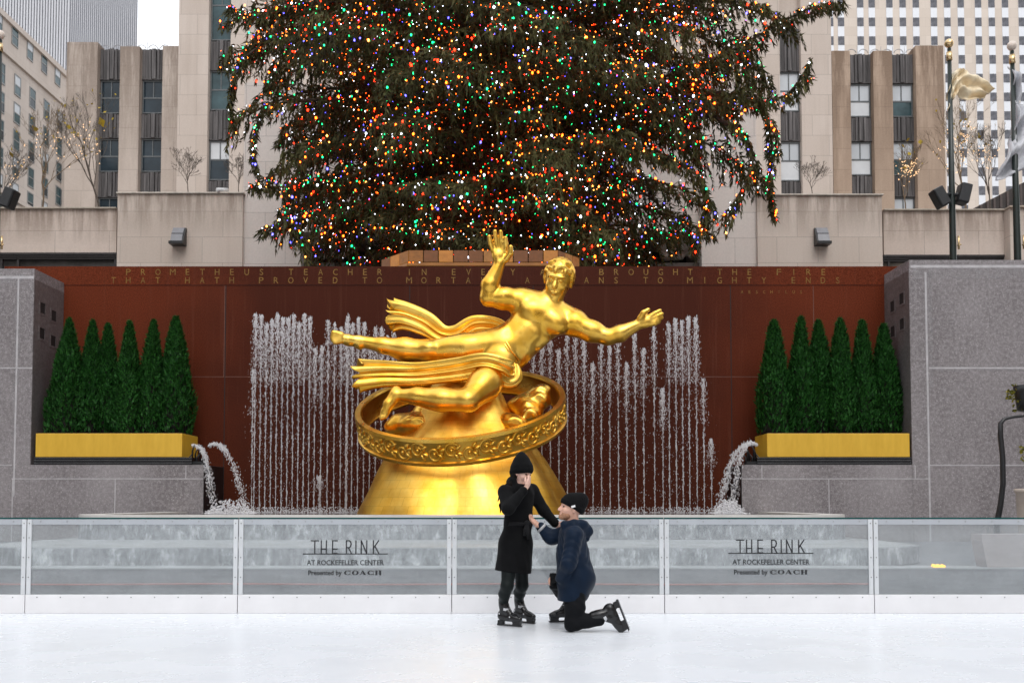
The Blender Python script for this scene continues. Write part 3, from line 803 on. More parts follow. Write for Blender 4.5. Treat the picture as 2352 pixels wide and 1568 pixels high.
jl = {'l': ('thin white water jet in the dense row left of the gilded statue', 'dense water jets left of the statue'),
      'c': ('white water jet rising behind the outstretched legs of the gilded statue', 'water jets behind the statue legs'),
      'r': ('thin white water jet under the outstretched arm of the gilded statue', 'water jets right of the statue'),
      'e': ('white water jet near the outer ends of the fountain row', 'water jets at the ends of the row')}
for (px, top, full, key) in JETS:
    me, org = jet(px, top, g, full)
    o = link('water_jet', me, M_jet, origin=org); _tag(o, jl[key][0], 'water jet', jl[key][1])
# arcs pouring from the nozzles at the ends of the planters
def arc(pts, label, rad0, g, group):
    pts = np.array([list(P(px, py, Y)) for (px, py, Y) in pts]); n = 900
    t = g.random(n)*(len(pts)-1.001); i = t.astype(int); f = (t - i)[:, None]
    # smooth the polyline a little (Catmull-Rom)
    p0 = pts[np.clip(i-1, 0, len(pts)-1)]; p1 = pts[i]; p2 = pts[i+1]; p3 = pts[np.clip(i+2, 0, len(pts)-1)]
    c = 0.5*((2*p1) + (-p0+p2)*f + (2*p0-5*p1+4*p2-p3)*f**2 + (-p0+3*p1-3*p2+p3)*f**3)
    sp = (t/len(pts))[:, None]
    c = c + g.normal(0, 1, (n, 3))*(0.012 + rad0*sp)
    r = np.stack([0.004 + 0.009*g.random(n)**1.5]*3, 1); r[:, 2] *= 2.4
    V, F = drops(c, r)
    o = link('water_spout', np_mesh('water_spout', V, F), M_jet, origin=tuple(pts[0])); _tag(o, label, 'water spout', group)
arc([(443, 1022, 21.0), (462, 1030, 20.9), (474, 1060, 20.8), (482, 1110, 20.7), (492, 1178, 20.5)], 'stream of water falling closest to the left low granite wall', 0.05, g, 'spouts at the left planter')
arc([(480, 1024, 21.1), (500, 1020, 21.0), (522, 1042, 20.9), (545, 1098, 20.7), (565, 1172, 20.5)], 'outer arc of water falling towards the left end of the jets', 0.05, g, 'spouts at the left planter')
arc([(1738, 1022, 21.0), (1720, 1018, 20.9), (1700, 1050, 20.8), (1690, 1110, 20.7), (1682, 1178, 20.5)], 'stream of water falling closest to the right low granite wall', 0.05, g, 'spouts at the right planter')
arc([(1730, 1020, 21.1), (1705, 1024, 21.0), (1680, 1060, 20.9), (1665, 1110, 20.7), (1650, 1172, 20.5)], 'outer arc of water falling towards the right end of the jets', 0.05, g, 'spouts at the right planter')
for (px0, px1, lab) in ((436, 470, 'cluster of black fountain nozzles at the end of the left planter'), (1712, 1742, 'cluster of black fountain nozzles at the end of the right planter')):
    mb = MB(); z0 = PZ(1067, 20.95)
    for k in range(7):
        x = PX(px0 + (px1-px0)*k/6, 20.95, 1050); hh = 0.22 + 0.1*((k*5) % 3)
        mb.tube([(x, 20.93 + 0.03*(k % 3), z0), (x, 20.93 + 0.03*(k % 3), z0 + hh*0.7), (x + (0.05 if px0 < 1000 else -0.05), 20.93, z0 + hh)], [0.02, 0.018, 0.012], 7)
    mb.box(PX(px0, 20.95, 1050), PX(px1, 20.95, 1050), 20.86, 21.1, z0 + 0.001, z0 + 0.07)
    o = mb.obj('nozzle_cluster', M_black); _tag(o, lab, 'nozzle')
# foam where the spouts land
for (px0, px1, lab) in ((478, 580, 'white foam where the left spouts land in the pool'), (1640, 1705, 'white foam where the right spouts land in the pool')):
    n = 900; X0, X1 = PX(px0, 20.4, 1170), PX(px1, 20.4, 1170)
    u_ = g.random(n); xx = X0 + (X1-X0)*u_
    c = np.stack([xx, 20.4 + 0.25*g.normal(0, 1, n), 1.0 + 0.30*g.random(n)**2.2*np.sin(np.pi*u_)], 1); r = np.stack([0.008 + 0.02*g.random(n)]*3, 1)
    V, F = drops(c, r); o = link('foam', np_mesh('foam', V, F), M_jet); _tag(o, lab, 'foam', kind='stuff')

# ------------------------------------------------------------------ things at the right edge, behind the glass
M_pot = plain('beige_stone', (0.5, 0.43, 0.37), 0.7, var=0.1)
x = PX(2352, 14.5, 1160)
mb = MB(); mb.lathe([(0.10, 0.0), (0.2, 0.03), (0.235, 0.5), (0.25, 0.93), (0.27, 0.95), (0.27, 1.0), (0.24, 1.0), (0.22, 0.9)], (x + 0.16, 14.5, 0.432), 28)
o = mb.obj('flower_pot', M_pot); _tag(o, 'tall beige pot at the right picture edge beside the black hose', 'pot')
mb = MB()
xa, xb = PX(2256, 12.36, 1255), PX(2400, 12.36, 1255)
mb.prism([(xa + 0.06, 0.432), (xb, 0.432), (xb, 0.84), (xa, 0.84), (xa, 0.76)], lambda u, v: (u, 12.36, v), (0, 0.30, 0))
o = mb.obj('stone_bench', plain('pink_stone', (0.40, 0.335, 0.33), 0.6, var=0.08)); _tag(o, 'pale pink stone block bench seen through the right glass panel', 'bench')
pts = [P(2390, 955, 15.2), P(2352, 955, 15.2), P(2330, 957, 15.2), P(2308, 961, 15.2), P(2298, 972, 15.2), P(2298, 1000, 15.2), P(2303, 1050, 15.2), P(2304, 1110, 15.2), P(2298, 1160, 15.2), P(2290, 1200, 15.2)]
pts.append(Vector((pts[-1].x - 0.02, 15.2, 0.43)))
mb = MB(); mb.tube(pts, [0.018, 0.02, 0.022, 0.028, 0.036, 0.04, 0.04, 0.04, 0.042, 0.044, 0.044], 10)
o = mb.obj('hose', M_black); _tag(o, 'thick black hose hanging down the right grey granite wall', 'hose')
root = thing('potted_plant', 'black hanging pot with yellow and green leaves at the right picture edge', 'plant', tuple(P(2352, 955, 15.3)))
mb = MB(); c = P(2360, 915, 15.3)
mb.lathe([(0.10, -0.2), (0.15, -0.18), (0.19, 0.1), (0.2, 0.2), (0.17, 0.2)], c, 20); mb.obj('pot', M_black, root)
V = []; F = []
for k in range(150):
    b = P(2325 + 40*g.random(), 945 - 62*g.random() if k > 40 else 1000 + 40*g.random(), 15.2 + 0.2*g.random())
    if k <= 40: b = P(2343 + 20*g.random(), 1025 + 32*g.random(), 15.2)
    elif k < 85: b = P(2312 + 16*g.random(), 895 + 22*g.random(), 15.2)
    d = Vector(g.normal(0, 1, 3)).normalized()*0.035; e = d.cross(Vector(g.normal(0, 1, 3))).normalized()*0.018
    i = len(V); V += [b - d, b + e, b + d, b - e]; F.append((i, i+1, i+2, i+3))
me = np_mesh('leaves', np.array([list(v) for v in V]), np.array(F)); link('leaves', me, hedge_mat('yellow_leaf', (0.02, 0.05, 0.012), (0.25, 0.2, 0.02), (0.45, 0.33, 0.03)), root)
mb = MB(); mb.tube([P(2376, 960, 15.34), P(2384, 1000, 15.34), Vector((P(2384, 1000, 15.34).x, 15.34, 0.43))], 0.03, 8); mb.obj('stand', M_black, root)

# ------------------------------------------------------------------ gilded fountain statue
YS = 19.3; SS = FPX / YS
def gold(name, leaf=False):
    t = NT(name)
    f = t.noise(2.2, 5, 0.6); h = t.noise(14, 4, 0.6)
    c = t.mix(t.math('MULTIPLY', h, 0.5), t.ramp(f, [(0.35, (0.86, 0.46, 0.046)), (0.65, (1.0, 0.66, 0.15))]), (0.91, 0.51, 0.065))
    if leaf:
        sep = t.n('SeparateXYZ'); t.l(t.coord(), sep.inputs[0])
        at = t.math('ARCTAN2', sep.outputs[0], sep.outputs[1]); cb = t.n('CombineXYZ'); t.l(t.math('MULTIPLY', at, 1.4), cb.inputs[0]); t.l(sep.outputs[2], cb.inputs[1])
        br = t.n('TexBrick'); t.l(cb.outputs[0], br.inputs['Vector']); br.inputs['Scale'].default_value = 1; br.inputs['Brick Width'].default_value = 0.22; br.inputs['Row Height'].default_value = 0.16
        br.inputs['Mortar Size'].default_value = 0.004; br.inputs['Color1'].default_value = (1, 1, 1, 1); br.inputs['Color2'].default_value = (0.86, 0.84, 0.8, 1); br.inputs['Mortar'].default_value = (0.7, 0.62, 0.5, 1)
        c = t.mix(0.7, c, br.outputs['Color'], 'MULTIPLY')
    lo_r, hi_r = (0.36, 0.48) if leaf else (0.25, 0.37)
    t.set(Base_Color=c, Metallic=1.0, Roughness=t.ramp(t.noise(4, 5), [(0.3, (lo_r,)*3), (0.7, (hi_r,)*3)]))
    t.bump(t.noise(9, 5, 0.6), 0.07 if not leaf else 0.16, 0.02)
    return t.m
M_gold = gold('gilding'); M_goldleaf = gold('gilding_leaf', True)
statue = thing('statue', 'large gilded statue of a floating figure over a hoop and flared mound', 'statue', (0, YS, 1.0))
sp = lambda px, py, d=0.0: np.array(P(px, py, YS + d))
q = lambda r: r / SS

# flared mound
prof = [(2.14, 0.0), (2.10, 0.1), (1.93, 0.45), (1.76, 0.75), (1.58, 1.05), (1.36, 1.35), (1.17, 1.6), (1.00, 1.85), (0.87, 2.1), (0.75, 2.35), (0.62, 2.55), (0.42, 2.72), (0.15, 2.78)]
pr2 = []
for (a, b) in zip(prof[:-1], prof[1:]):
    for t in np.linspace(0, 1, 6, endpoint=False): pr2.append((a[0] + (b[0]-a[0])*t, a[1] + (b[1]-a[1])*t))
pr2.append(prof[-1])
def lobes(r, z, th):
    u = min(1, z/2.2)
    return r*(1 - 0.02 + 0.065*abs(math.sin(2.5*th + 0.9))*(1 - 0.2*u) - 0.03 + 0.10*u*max(0, math.cos(3*th + 2.3))**4 + 0.014*math.sin(9*th + 2*z))
mb = MB(); mb.lathe(pr2, (sp(1067, 1100)[0], YS + 0.25, 1.0), 120, lobes); mb.obj('mound', M_goldleaf, statue)

mb = MB(); gb = np.random.default_rng(2)
for grp in (((955, 975, -0.2, 0.30), (915, 985, 0.0, 0.24), (985, 950, 0.1, 0.26), (930, 968, 0.05, 0.24)), ((1195, 930, 0.3, 0.26), (1235, 920, 0.25, 0.24), (1215, 955, 0.0, 0.22), (1180, 975, -0.45, 0.28), (1210, 940, 0.15, 0.25), (1240, 900, 0.3, 0.2))):
  Q = Sculpt(sp(870, 1040, -1.6) - 0.2, sp(1280, 870, 1.5) + np.array([0.2, 0.9, 0.2]), 0.03)
  for (px, py, d, r) in grp:
    Q.ell(sp(px, py, d), (r*1.15, r*1.1, r*0.75), axes(np.array([1, 0, 0.4*math.sin(px)]), np.array([0, 0, 1])), 0.14)
    th_ = np.linspace(0, 5.5, 14); Q.chain([sp(px, py, d - r*0.95) + np.array([r*0.55*(1 - t/7)*math.cos(t), 0.02*t/5, r*0.5*(1 - t/7)*math.sin(t)]) for t in th_], [0.055 - 0.002*k for k in range(14)], 0.02)
  Q.wrinkle(0.012, lambda X, Y, Z: np.sin(13*X + 5*Z)*np.sin(11*Z - 6*Y)); Q.obj('carved_rock', M_gold, statue)

# tilted plain hoop with raised mouldings
c0 = sp(1060, 950); ring = MB(); n = 120
tilt, roll = R(25.5), R(5.0)
M3 = Matrix.Rotation(-roll, 3, 'Y') @ Matrix.Rotation(tilt, 3, 'X')
sec = [(1.93, -0.26), (2.03, -0.26), (2.045, -0.20), (2.005, -0.185), (1.99, 0.0), (2.005, 0.185), (2.045, 0.20), (2.03, 0.26), (1.93, 0.26), (1.915, 0.22), (1.93, 0.19), (1.93, -0.19), (1.915, -0.22)]
vs = []; fs = []; m = len(sec)
for k in range(n):
    th = 2*math.pi*k/n
    for (r, z) in sec: vs.append(Vector(c0) + M3 @ Vector((r*math.cos(th), r*math.sin(th)*0.96, z)))
for k in range(n):
    for j in range(m): fs.append((k*m + j, ((k+1) % n)*m + j, ((k+1) % n)*m + (j+1) % m, k*m + (j+1) % m))
ring.add(vs, fs, True); hoop = ring.obj('hoop', M_gold, statue)
es = hoop.modifiers.new('edge', 'EDGE_SPLIT'); es.split_angle = R(40)
# plain wavy beading on the band
bead = MB()
def onband(th, z, r=1.995): return Vector(c0) + M3 @ Vector((r*math.cos(th), r*math.sin(th)*0.96, z))
NS = 40                                                   # a running scroll of leaves
for k in range(NS):
    th0 = 2*math.pi*(k + 0.5)/NS; s = 1 if k % 2 else -1; pts = []; rad = []
    for j in range(22):
        t = j/21; a_ = 4.6*math.pi*t*0.62; rr = 0.15*(1 - 0.78*t)
        pts.append(onband(th0 + (rr*math.cos(a_*s + 0.4))/2.07, s*0.03 + rr*math.sin(a_*s + 0.4)*1.05)); rad.append(0.034*(1 - 0.45*t))
    bead.tube(pts, rad, 6)
    for (dt, dz, q0) in ((0.075, 0.10*s, 0.0), (0.095, -0.06*s, 1.0), (0.06, -0.13*s, 2.0)):
        p0 = onband(th0 + dt*0.4, dz*0.3); p1 = onband(th0 + dt, dz); p2 = onband(th0 + dt*1.25, dz*1.15)
        bead.tube([p0, (p0 + p1)/2 + (p1 - Vector(c0)).normalized()*0.012, p1, p2], [0.016, 0.042, 0.030, 0.006], 6)
    bead.ball(onband(th0, s*0.03, 2.005), 0.035, 8, 6)
bead.obj('beading', M_gold, hoop)

# figure, one continuous skin
S = Sculpt(sp(740, 1010, -1.6) - np.array([0, 0, 0.1]), sp(1540, 530, 1.2) + np.array([0.1, 0, 0.1]), 0.022)
lo_ = np.array([sp(745, 800)[0], YS - 1.75, sp(0, 985)[2]]); hi_ = np.array([sp(1535, 800)[0], YS + 1.0, sp(0, 530)[2]])
S = Sculpt(lo_, hi_, 0.021)
tilt_ax = np.array(sp(1252, 705)) - np.array(sp(1160, 812)); tilt_ax /= np.linalg.norm(tilt_ax)
T = axes(np.array([0.0, -1, 0]), tilt_ax)            # columns: front, left-right, up the spine
# trunk
S.ell(sp(1163, 808), (q(40), q(47), q(46)), T, 0.15)
S.slab(sp(1168, 800), sp(1208, 765), (q(46), q(38)), (q(43), q(34)), T[:, 1], 0.2)
S.slab(sp(1208, 765), sp(1246, 725), (q(46), q(36)), (q(60), q(40)), T[:, 1], 0.2)
S.cone(sp(1200, 692, 0.05), sp(1318, 738, 0.05), q(27), q(27), 0.2)
for (x, y) in ((1221, 716), (1275, 741)): S.ell(sp(x, y, -0.22), (q(17), q(31), q(25)), T, 0.07)          # chest
for i in range(3):                                                                                       # belly
    for s in (-1, 1):
        b = np.array(sp(1217, 762, -0.27)) - tilt_ax*0.155*i + T[:, 1]*s*0.09
        S.ell(b, (0.050, 0.092, 0.082), T, 0.10)
for s in (-1, 1):                                                                                        # flanks
    S.ell(np.array(sp(1182, 789, -0.08)) + T[:, 1]*s*0.31, (0.2, 0.1, 0.2), T, 0.1)
    for i in range(3): S.ell(np.array(sp(1222, 752, -0.17)) + T[:, 1]*s*(0.31 - 0.02*i) - tilt_ax*0.1*i, (0.05, 0.10, 0.04), T, 0.10)
# shoulders, neck
S.ell(sp(1196, 692, -0.02), q(30), None, 0.1); S.ell(sp(1319, 742, -0.02), q(31), None, 0.1)
S.slab(sp(1230, 700, 0.12), sp(1290, 722, 0.12), (q(24), q(22)), (q(24), q(22)), (0, 1, 0), 0.2)
S.cone(sp(1256, 712, 0.0), sp(1272, 668, -0.06), q(25), q(21), 0.12)
# raised arm
S.chain([sp(1190, 690, -0.05), sp(1155, 686, -0.1), sp(1122, 683, -0.12)], [q(27), q(25), q(19)], 0.06)
S.ell(sp(1160, 678, -0.13), (q(26), q(20), q(19)), None, 0.06)
S.chain([sp(1122, 684, -0.12), sp(1126, 655, -0.15), sp(1148, 606, -0.2)], [q(20), q(21), q(12.5)], 0.05)
S.ell(sp(1147, 588, -0.22), (q(17), q(9), q(20)), axes(np.array([1, 0.2, 0]), np.array([-0.1, 0, 1])), 0.05)
for (x, y, x2, y2, x3, y3) in ((1134, 578, 1127, 560, 1124, 543), (1143, 573, 1139, 551, 1137, 531), (1152, 573, 1151, 551, 1150, 532), (1160, 578, 1162, 560, 1161, 546)):
    S.chain([sp(x, y, -0.22), sp(x2, y2, -0.25), sp(x3, y3, -0.30)], [q(6.2), q(5.6), q(4.6)], 0.02)
S.chain([sp(1162, 596, -0.24), sp(1172, 582, -0.3), sp(1173, 567, -0.34)], [q(7.5), q(6.5), q(5.2)], 0.03)
# outstretched arm
S.chain([sp(1322, 744, -0.05), sp(1358, 762, -0.1), sp(1398, 774, -0.15)], [q(28), q(24), q(18)], 0.06)
S.ell(sp(1360, 755, -0.14), (q(30), q(18), q(20)), axes(np.array([1, 0, -0.3]), np.array([0, 0, 1])), 0.06)
S.chain([sp(1396, 774, -0.15), sp(1424, 766, -0.18), sp(1466, 745, -0.22)], [q(19), q(19.5), q(12)], 0.05)
hx = axes(np.array([1, 0, 0.35]), np.array([0, -1, 0.15]))
S.ell(sp(1480, 737, -0.24), (q(20), q(17), q(9)), hx, 0.05)
for (x, y, x2, y2, x3, y3) in ((1492, 727, 1505, 719, 1516, 713), (1496, 732, 1510, 726, 1521, 721), (1497, 739, 1510, 734, 1520, 730), (1494, 745, 1505, 742, 1514, 739)):
    S.chain([sp(x, y, -0.25), sp(x2, y2, -0.26), sp(x3, y3, -0.24)], [q(6), q(5.4), q(4.4)], 0.018)
S.chain([sp(1470, 730, -0.3), sp(1478, 718, -0.34), sp(1489, 711, -0.34)], [q(7), q(6), q(4.8)], 0.03)
# straight leg
S.chain([sp(1150, 792, 0.0), sp(1070, 803, 0.0), sp(985, 806, -0.02)], [q(42), q(37), q(25)], 0.1)
S.ell(sp(1065, 792, -0.12), (q(64), q(20), q(22)), None, 0.08)
S.ell(sp(986, 800, -0.16), (q(19), q(16), q(17)), None, 0.06)
S.chain([sp(985, 806, -0.02), sp(930, 801, 0.02), sp(880, 793, 0.0), sp(826, 783, 0.0)], [q(25), q(25.5), q(18), q(12.5)], 0.08)
S.ell(sp(935, 812, 0.08), (q(42), q(18), q(17)), axes(np.array([1, 0, -0.1]), np.array([0, 0, 1])), 0.07)
S.chain([sp(824, 784, 0.0), sp(800, 781, -0.05), sp(782, 776, -0.08)], [q(14), q(13), q(10.5)], 0.05)
S.ell(sp(826, 790, 0.0), (q(11), q(12), q(13)), None, 0.05)
for k, (x, y) in enumerate(((767, 764), (764, 770), (763, 776), (765, 782), (769, 787))): S.chain([sp(784, 768 + 3.6*k, -0.12), sp(x, y, -0.16)], [q(7), q(4.8 if k else 6.5)], 0.02)
# bent leg, towards the viewer
S.chain([sp(1148, 836, -0.15), sp(1112, 884, -0.65), sp(1077, 918, -1.0)], [q(41), q(36), q(26)], 0.1)
S.ell(sp(1072, 921, -1.08), (q(18), q(18), q(18)), None, 0.06)
S.chain([sp(1073, 920, -1.0), sp(1015, 917, -0.9), sp(960, 910, -0.82), sp(914, 907, -0.75)], [q(25), q(26), q(19), q(13)], 0.08)
S.ell(sp(1010, 925, -0.82), (q(42), q(19), q(17)), None, 0.07)
S.ell(sp(910, 900, -0.73), (q(12), q(12), q(14)), None, 0.05)
S.chain([sp(908, 908, -0.75), sp(893, 928, -0.78), sp(885, 944, -0.8)], [q(14.5), q(12), q(10)], 0.05)
for k in range(4): S.chain([sp(880 + 3.5*k, 944, -0.8), sp(875 + 3.5*k, 961 - 1.5*k, -0.84)], [q(6), q(4.6)], 0.02)
# head: plain face, cap of curls
hu = np.array([0.18, -0.12, 1.0]); hf = np.array([-0.28, -1, -0.30]); Hd = axes(hf, hu)
hc = sp(1284, 640, -0.1)
def hp(f, l, u): return hc + Hd[:, 0]*f + Hd[:, 1]*l + Hd[:, 2]*u
S.ell(hc + Hd[:, 2]*0.03, (0.30, 0.265, 0.33), Hd, 0.05)
S.ell(hp(0.09, 0, -0.2), (0.2, 0.185, 0.22), Hd, 0.1)
S.ell(hp(0.21, 0, -0.36), (0.075, 0.085, 0.06), Hd, 0.06)
S.chain([hp(0.27, 0, 0.02), hp(0.345, 0, -0.13)], [0.035, 0.05], 0.03)
S.ell(hp(0.275, 0, 0.06), (0.05, 0.17, 0.035), Hd, 0.04)
for s in (-1, 1):
    S.ell(hp(0.292, s*0.1, -0.01), (0.05, 0.06, 0.035), Hd, 0.02, cut=True); S.ell(hp(0.262, s*0.1, -0.012), (0.045, 0.05, 0.03), Hd, 0.01)
    S.ell(hp(0.0, s*0.265, -0.06), (0.07, 0.03, 0.09), Hd, 0.03); S.ell(hp(0.2, s*0.13, -0.13), (0.08, 0.07, 0.08), Hd, 0.06)
S.ell(hp(0.275, 0, -0.235), (0.05, 0.085, 0.02), Hd, 0.02); S.ell(hp(0.268, 0, -0.275), (0.05, 0.07, 0.022), Hd, 0.02)
gg = np.random.default_rng(5)
for k in range(150):
    z = gg.uniform(-0.25, 1); th = gg.uniform(0, 2*np.pi); r = math.sqrt(1 - z*z) if z < 1 else 0
    f, l, u = r*math.cos(th)*0.31, r*math.sin(th)*0.275, z*0.345 + 0.04
    if f > 0.10 and u < 0.19 - 0.1*abs(l): continue
    d = Hd[:, 0]*f + Hd[:, 1]*l + Hd[:, 2]*u
    tg = np.cross(d, gg.normal(0, 1, 3))
    S.ell(hc + d*1.0, (0.085, 0.04, 0.045), axes(tg, d), 0.012)
# belt line of the loin cloth
S.obj('figure', M_gold, statue)

# drapery: swept fluted cloth
def drape(name, pts, wid, thick, nf, amp, seed=0):
    pts = [np.array(p) for p in pts]; m = 70; n = 72
    t = np.linspace(0, len(pts)-1.001, m); vs = []
    def cr(arr, t):
        i = int(t); f = t - i; p0, p1, p2, p3 = arr[max(i-1, 0)], arr[i], arr[min(i+1, len(arr)-1)], arr[min(i+2, len(arr)-1)]
        return 0.5*((2*p1) + (p2-p0)*f + (2*p0-5*p1+4*p2-p3)*f**2 + (3*p1-p0-3*p2+p3)*f**3)
    C = [cr(pts, a) for a in t]; W = [cr([np.array([w_]) for w_ in wid], a)[0] for a in t]; H = [cr([np.array([w_]) for w_ in thick], a)[0] for a in t]
    for i in range(m):
        tg = C[min(i+1, m-1)] - C[max(i-1, 0)]; tg /= np.linalg.norm(tg)
        dep = np.array([0, 1.0, 0]); dep -= tg*(dep @ tg); dep /= np.linalg.norm(dep); sd_ = np.cross(tg, dep)
        for k in range(n):
            th = 2*math.pi*k/n
            e_ = (i/(m-1))**5; fl = 1 + amp*(1 + 0.8*e_)*(0.5 + 0.5*math.cos(nf*th + 0.4*math.sin(i*0.09 + seed)))**1.5 - amp*0.6
            vs.append(C[i] + sd_*W[i]*math.cos(th)*fl + dep*(H[i]*math.sin(th)*fl + 0.10*e_*math.sin(2.2*math.pi*math.cos(th) + seed)) + tg*(0.09*e_*math.sin(3.0*math.cos(th)*math.pi + seed*1.3)))
    fs = [(i*n+k, i*n+(k+1) % n, (i+1)*n+(k+1) % n, (i+1)*n+k) for i in range(m-1) for k in range(n)]
    # hollow ends
    for i, sg in ((0, 1), (m-1, -1)):
        b = len(vs); cen = C[i] + (C[i+sg*3] - C[i])*0.9
        for k in range(n): vs.append(cen + (np.array(vs[i*n+k]) - C[i])*0.75)
        fs += [(i*n+k, i*n+(k+1) % n, b+(k+1) % n, b+k) for k in range(n)]; fs.append(tuple(b+k for k in range(n)))
    mb = MB(); mb.add(vs, fs, True); return mb.obj(name, M_gold, statue)
drape('drapery', [sp(1180, 835, -0.45), sp(1172, 858, -0.5), sp(1150, 848, -0.62), sp(1110, 838, -0.62), sp(1050, 848, -0.5), sp(960, 858, -0.4), sp(880, 858, -0.35), sp(822, 862, -0.3)],
      [0.08, 0.22, 0.21, 0.2, 0.19, 0.18, 0.19, 0.20], [0.08, 0.12, 0.14, 0.14, 0.13, 0.12, 0.13, 0.16], 9, 0.55)
drape('drapery', [sp(1165, 770, 0.25), sp(1140, 748, 0.3), sp(1090, 745, 0.35), sp(1050, 768, 0.4), sp(1015, 768, 0.42), sp(975, 742, 0.42), sp(930, 725, 0.4), sp(897, 722, 0.38)],
      [0.12, 0.13, 0.15, 0.16, 0.16, 0.19, 0.2, 0.22], [0.1, 0.12, 0.12, 0.12, 0.12, 0.14, 0.16, 0.2], 8, 0.6, 2.0)
mb = MB()
bp = [np.array(sp(1145, 752, -0.05)), np.array(sp(1152, 780, -0.33)), np.array(sp(1168, 806, -0.38)), np.array(sp(1188, 830, -0.30))]
mb.tube(bp, [0.03, 0.04, 0.04, 0.03], 8); mb.tube([p + np.array([0.05, -0.01, 0.02]) for p in bp], [0.02, 0.03, 0.03, 0.02], 8)
mb.obj('belt', M_gold, statue)

# ------------------------------------------------------------------ unseen city blocks round the plaza, added to dim the light on the ice
M_city = limestone('city_limestone', (0.44, 0.38, 0.33), 2.5, 3.4, 0.5)
def unseen_city_block(x0, x1, y0, y1, h):
    mb = MB(); mb.box(x0, x1, y0, y1, 4.9, h)
    for k in range(int((x1 - x0)/4)):
        x = x0 + 2 + 4*k; mb.box(x - 0.8, x + 0.8, y0 - 0.25, y1 + 0.25, 9, h - 2)
    return structure('unseen_city_block', mb, M_city)
unseen_city_block(-75, -8, -75, -46, 30); unseen_city_block(8, 75, -75, -46, 34)
unseen_city_block(-75, -45, -40, 24, 40); unseen_city_block(46, 75, -40, 24, 46)

# ------------------------------------------------------------------ limestone buildings
rb = np.random.default_rng(21)
def window_glass(name, col, rough=0.06, spec=0.33):
    t = NT(name); f = t.noise(0.9, 4, 0.6)
    t.set(Base_Color=t.ramp(f, [(0.35, tuple(c*0.6 for c in col)), (0.65, tuple(c*1.3 for c in col))]), Roughness=rough)
    t.b.inputs['Specular IOR Level'].default_value = spec; t.bump(t.noise(1.1, 2), 0.05, 0.05); return t.m
M_pane_dark = window_glass('dark_pane', (0.018, 0.03, 0.04))
M_pane_teal = window_glass('teal_pane', (0.045, 0.085, 0.095))
M_blind = plain('white_blind', (0.62, 0.64, 0.66), 0.5, var=0.06, scale=2)
M_pane_pale = plain('pale_pane', (0.52, 0.55, 0.58), 0.3, var=0.08, scale=1)
M_frame = plain('grey_frame', (0.11, 0.12, 0.125), 0.5, var=0.2)
def spandrel_mat():
    t = NT('spandrel'); f = t.noise(3, 5, 0.7, t.scaled(3.2, 1, 0.12))
    t.set(Base_Color=t.ramp(f, [(0.32, (0.03, 0.027, 0.027)), (0.5, (0.085, 0.078, 0.078)), (0.7, (0.19, 0.175, 0.175))]), Roughness=0.7); return t.m
M_span = spandrel_mat()
def sash(parent, x0, x1, z0, z1, yf, glass_top, glass_low, mullion=True, lower=0.5):
    """double-hung window set in a reveal: frame, panes, in the plane just behind yf"""
    wf = 0.06; mb = MB(); y = yf
    mb.box(x0, x0 + wf, y, y + 0.12, z0, z1); mb.box(x1 - wf, x1, y, y + 0.12, z0, z1)
    mb.box(x0 + wf, x1 - wf, y, y + 0.12, z1 - wf, z1); mb.box(x0 + wf, x1 - wf, y, y + 0.12, z0, z0 + wf)
    zm = z0 + (z1 - z0)*lower
    mb.box(x0 + wf, x1 - wf, y + 0.02, y + 0.1, zm - 0.04, zm + 0.04)
    if mullion: mb.box((x0+x1)/2 - 0.025, (x0+x1)/2 + 0.025, y + 0.02, y + 0.09, zm + 0.04, z1 - wf)
    f = mb.obj('window', M_frame, parent)
    mb = MB(); mb.box(x0 + wf, x1 - wf, y + 0.06, y + 0.075, zm + 0.041, z1 - wf); mb.obj('pane', glass_top, f)
    mb = MB(); mb.box(x0 + wf, x1 - wf, y + 0.04, y + 0.055, z0 + wf, zm - 0.041); mb.obj('pane', glass_low, f)
    return f
def spandrel(parent, x0, x1, z0, z1, yf):
    mb = MB(); mb.box(x0, x1, yf + 0.02, yf + 0.1, z0, z1)
    wd = x1 - x0
    for a, b, d in ((0.0, 0.14, 0.05), (0.30, 0.40, 0.09), (0.44, 0.62, 0.14), (0.66, 0.76, 0.09), (0.88, 1.0, 0.05)):
        mb.box(x0 + wd*a + 0.004, x0 + wd*b - 0.004, yf + 0.02 - d, yf + 0.019, z0 + 0.004, z1 - 0.004)
    mb.box(x0, x1, yf - 0.08, yf + 0.018, z0 - 0.03, z0 + 0.003)
    return mb.obj('spandrel', M_span, parent)
def facade(root, Y, xs, ztop, zbot, strips, mat, depth=9.0, rev=0.35, tops=None, xclip=None):
    """solid piers with recessed vertical strips; strips = [(px0, px1)]; xs = (px0, px1)"""
    X0, X1 = PX(xs[0], Y, 300), PX(xs[1], Y, 300)
    edges = [X0] + [PX(p, Y, 300) for s_ in strips for p in s_] + [X1]
    mb = MB()
    for i in range(0, len(edges), 2):
        t = ztop if tops is None else tops[i//2]
        mb.box(edges[i], edges[i+1], Y, Y + depth, zbot, t)
    for i in range(1, len(edges)-1, 2): mb.box(edges[i] + 0.001, edges[i+1] - 0.001, Y + rev + 0.13, Y + depth - 0.01, zbot, ztop - 0.25)
    mb.obj('wall', mat, root)
    return edges

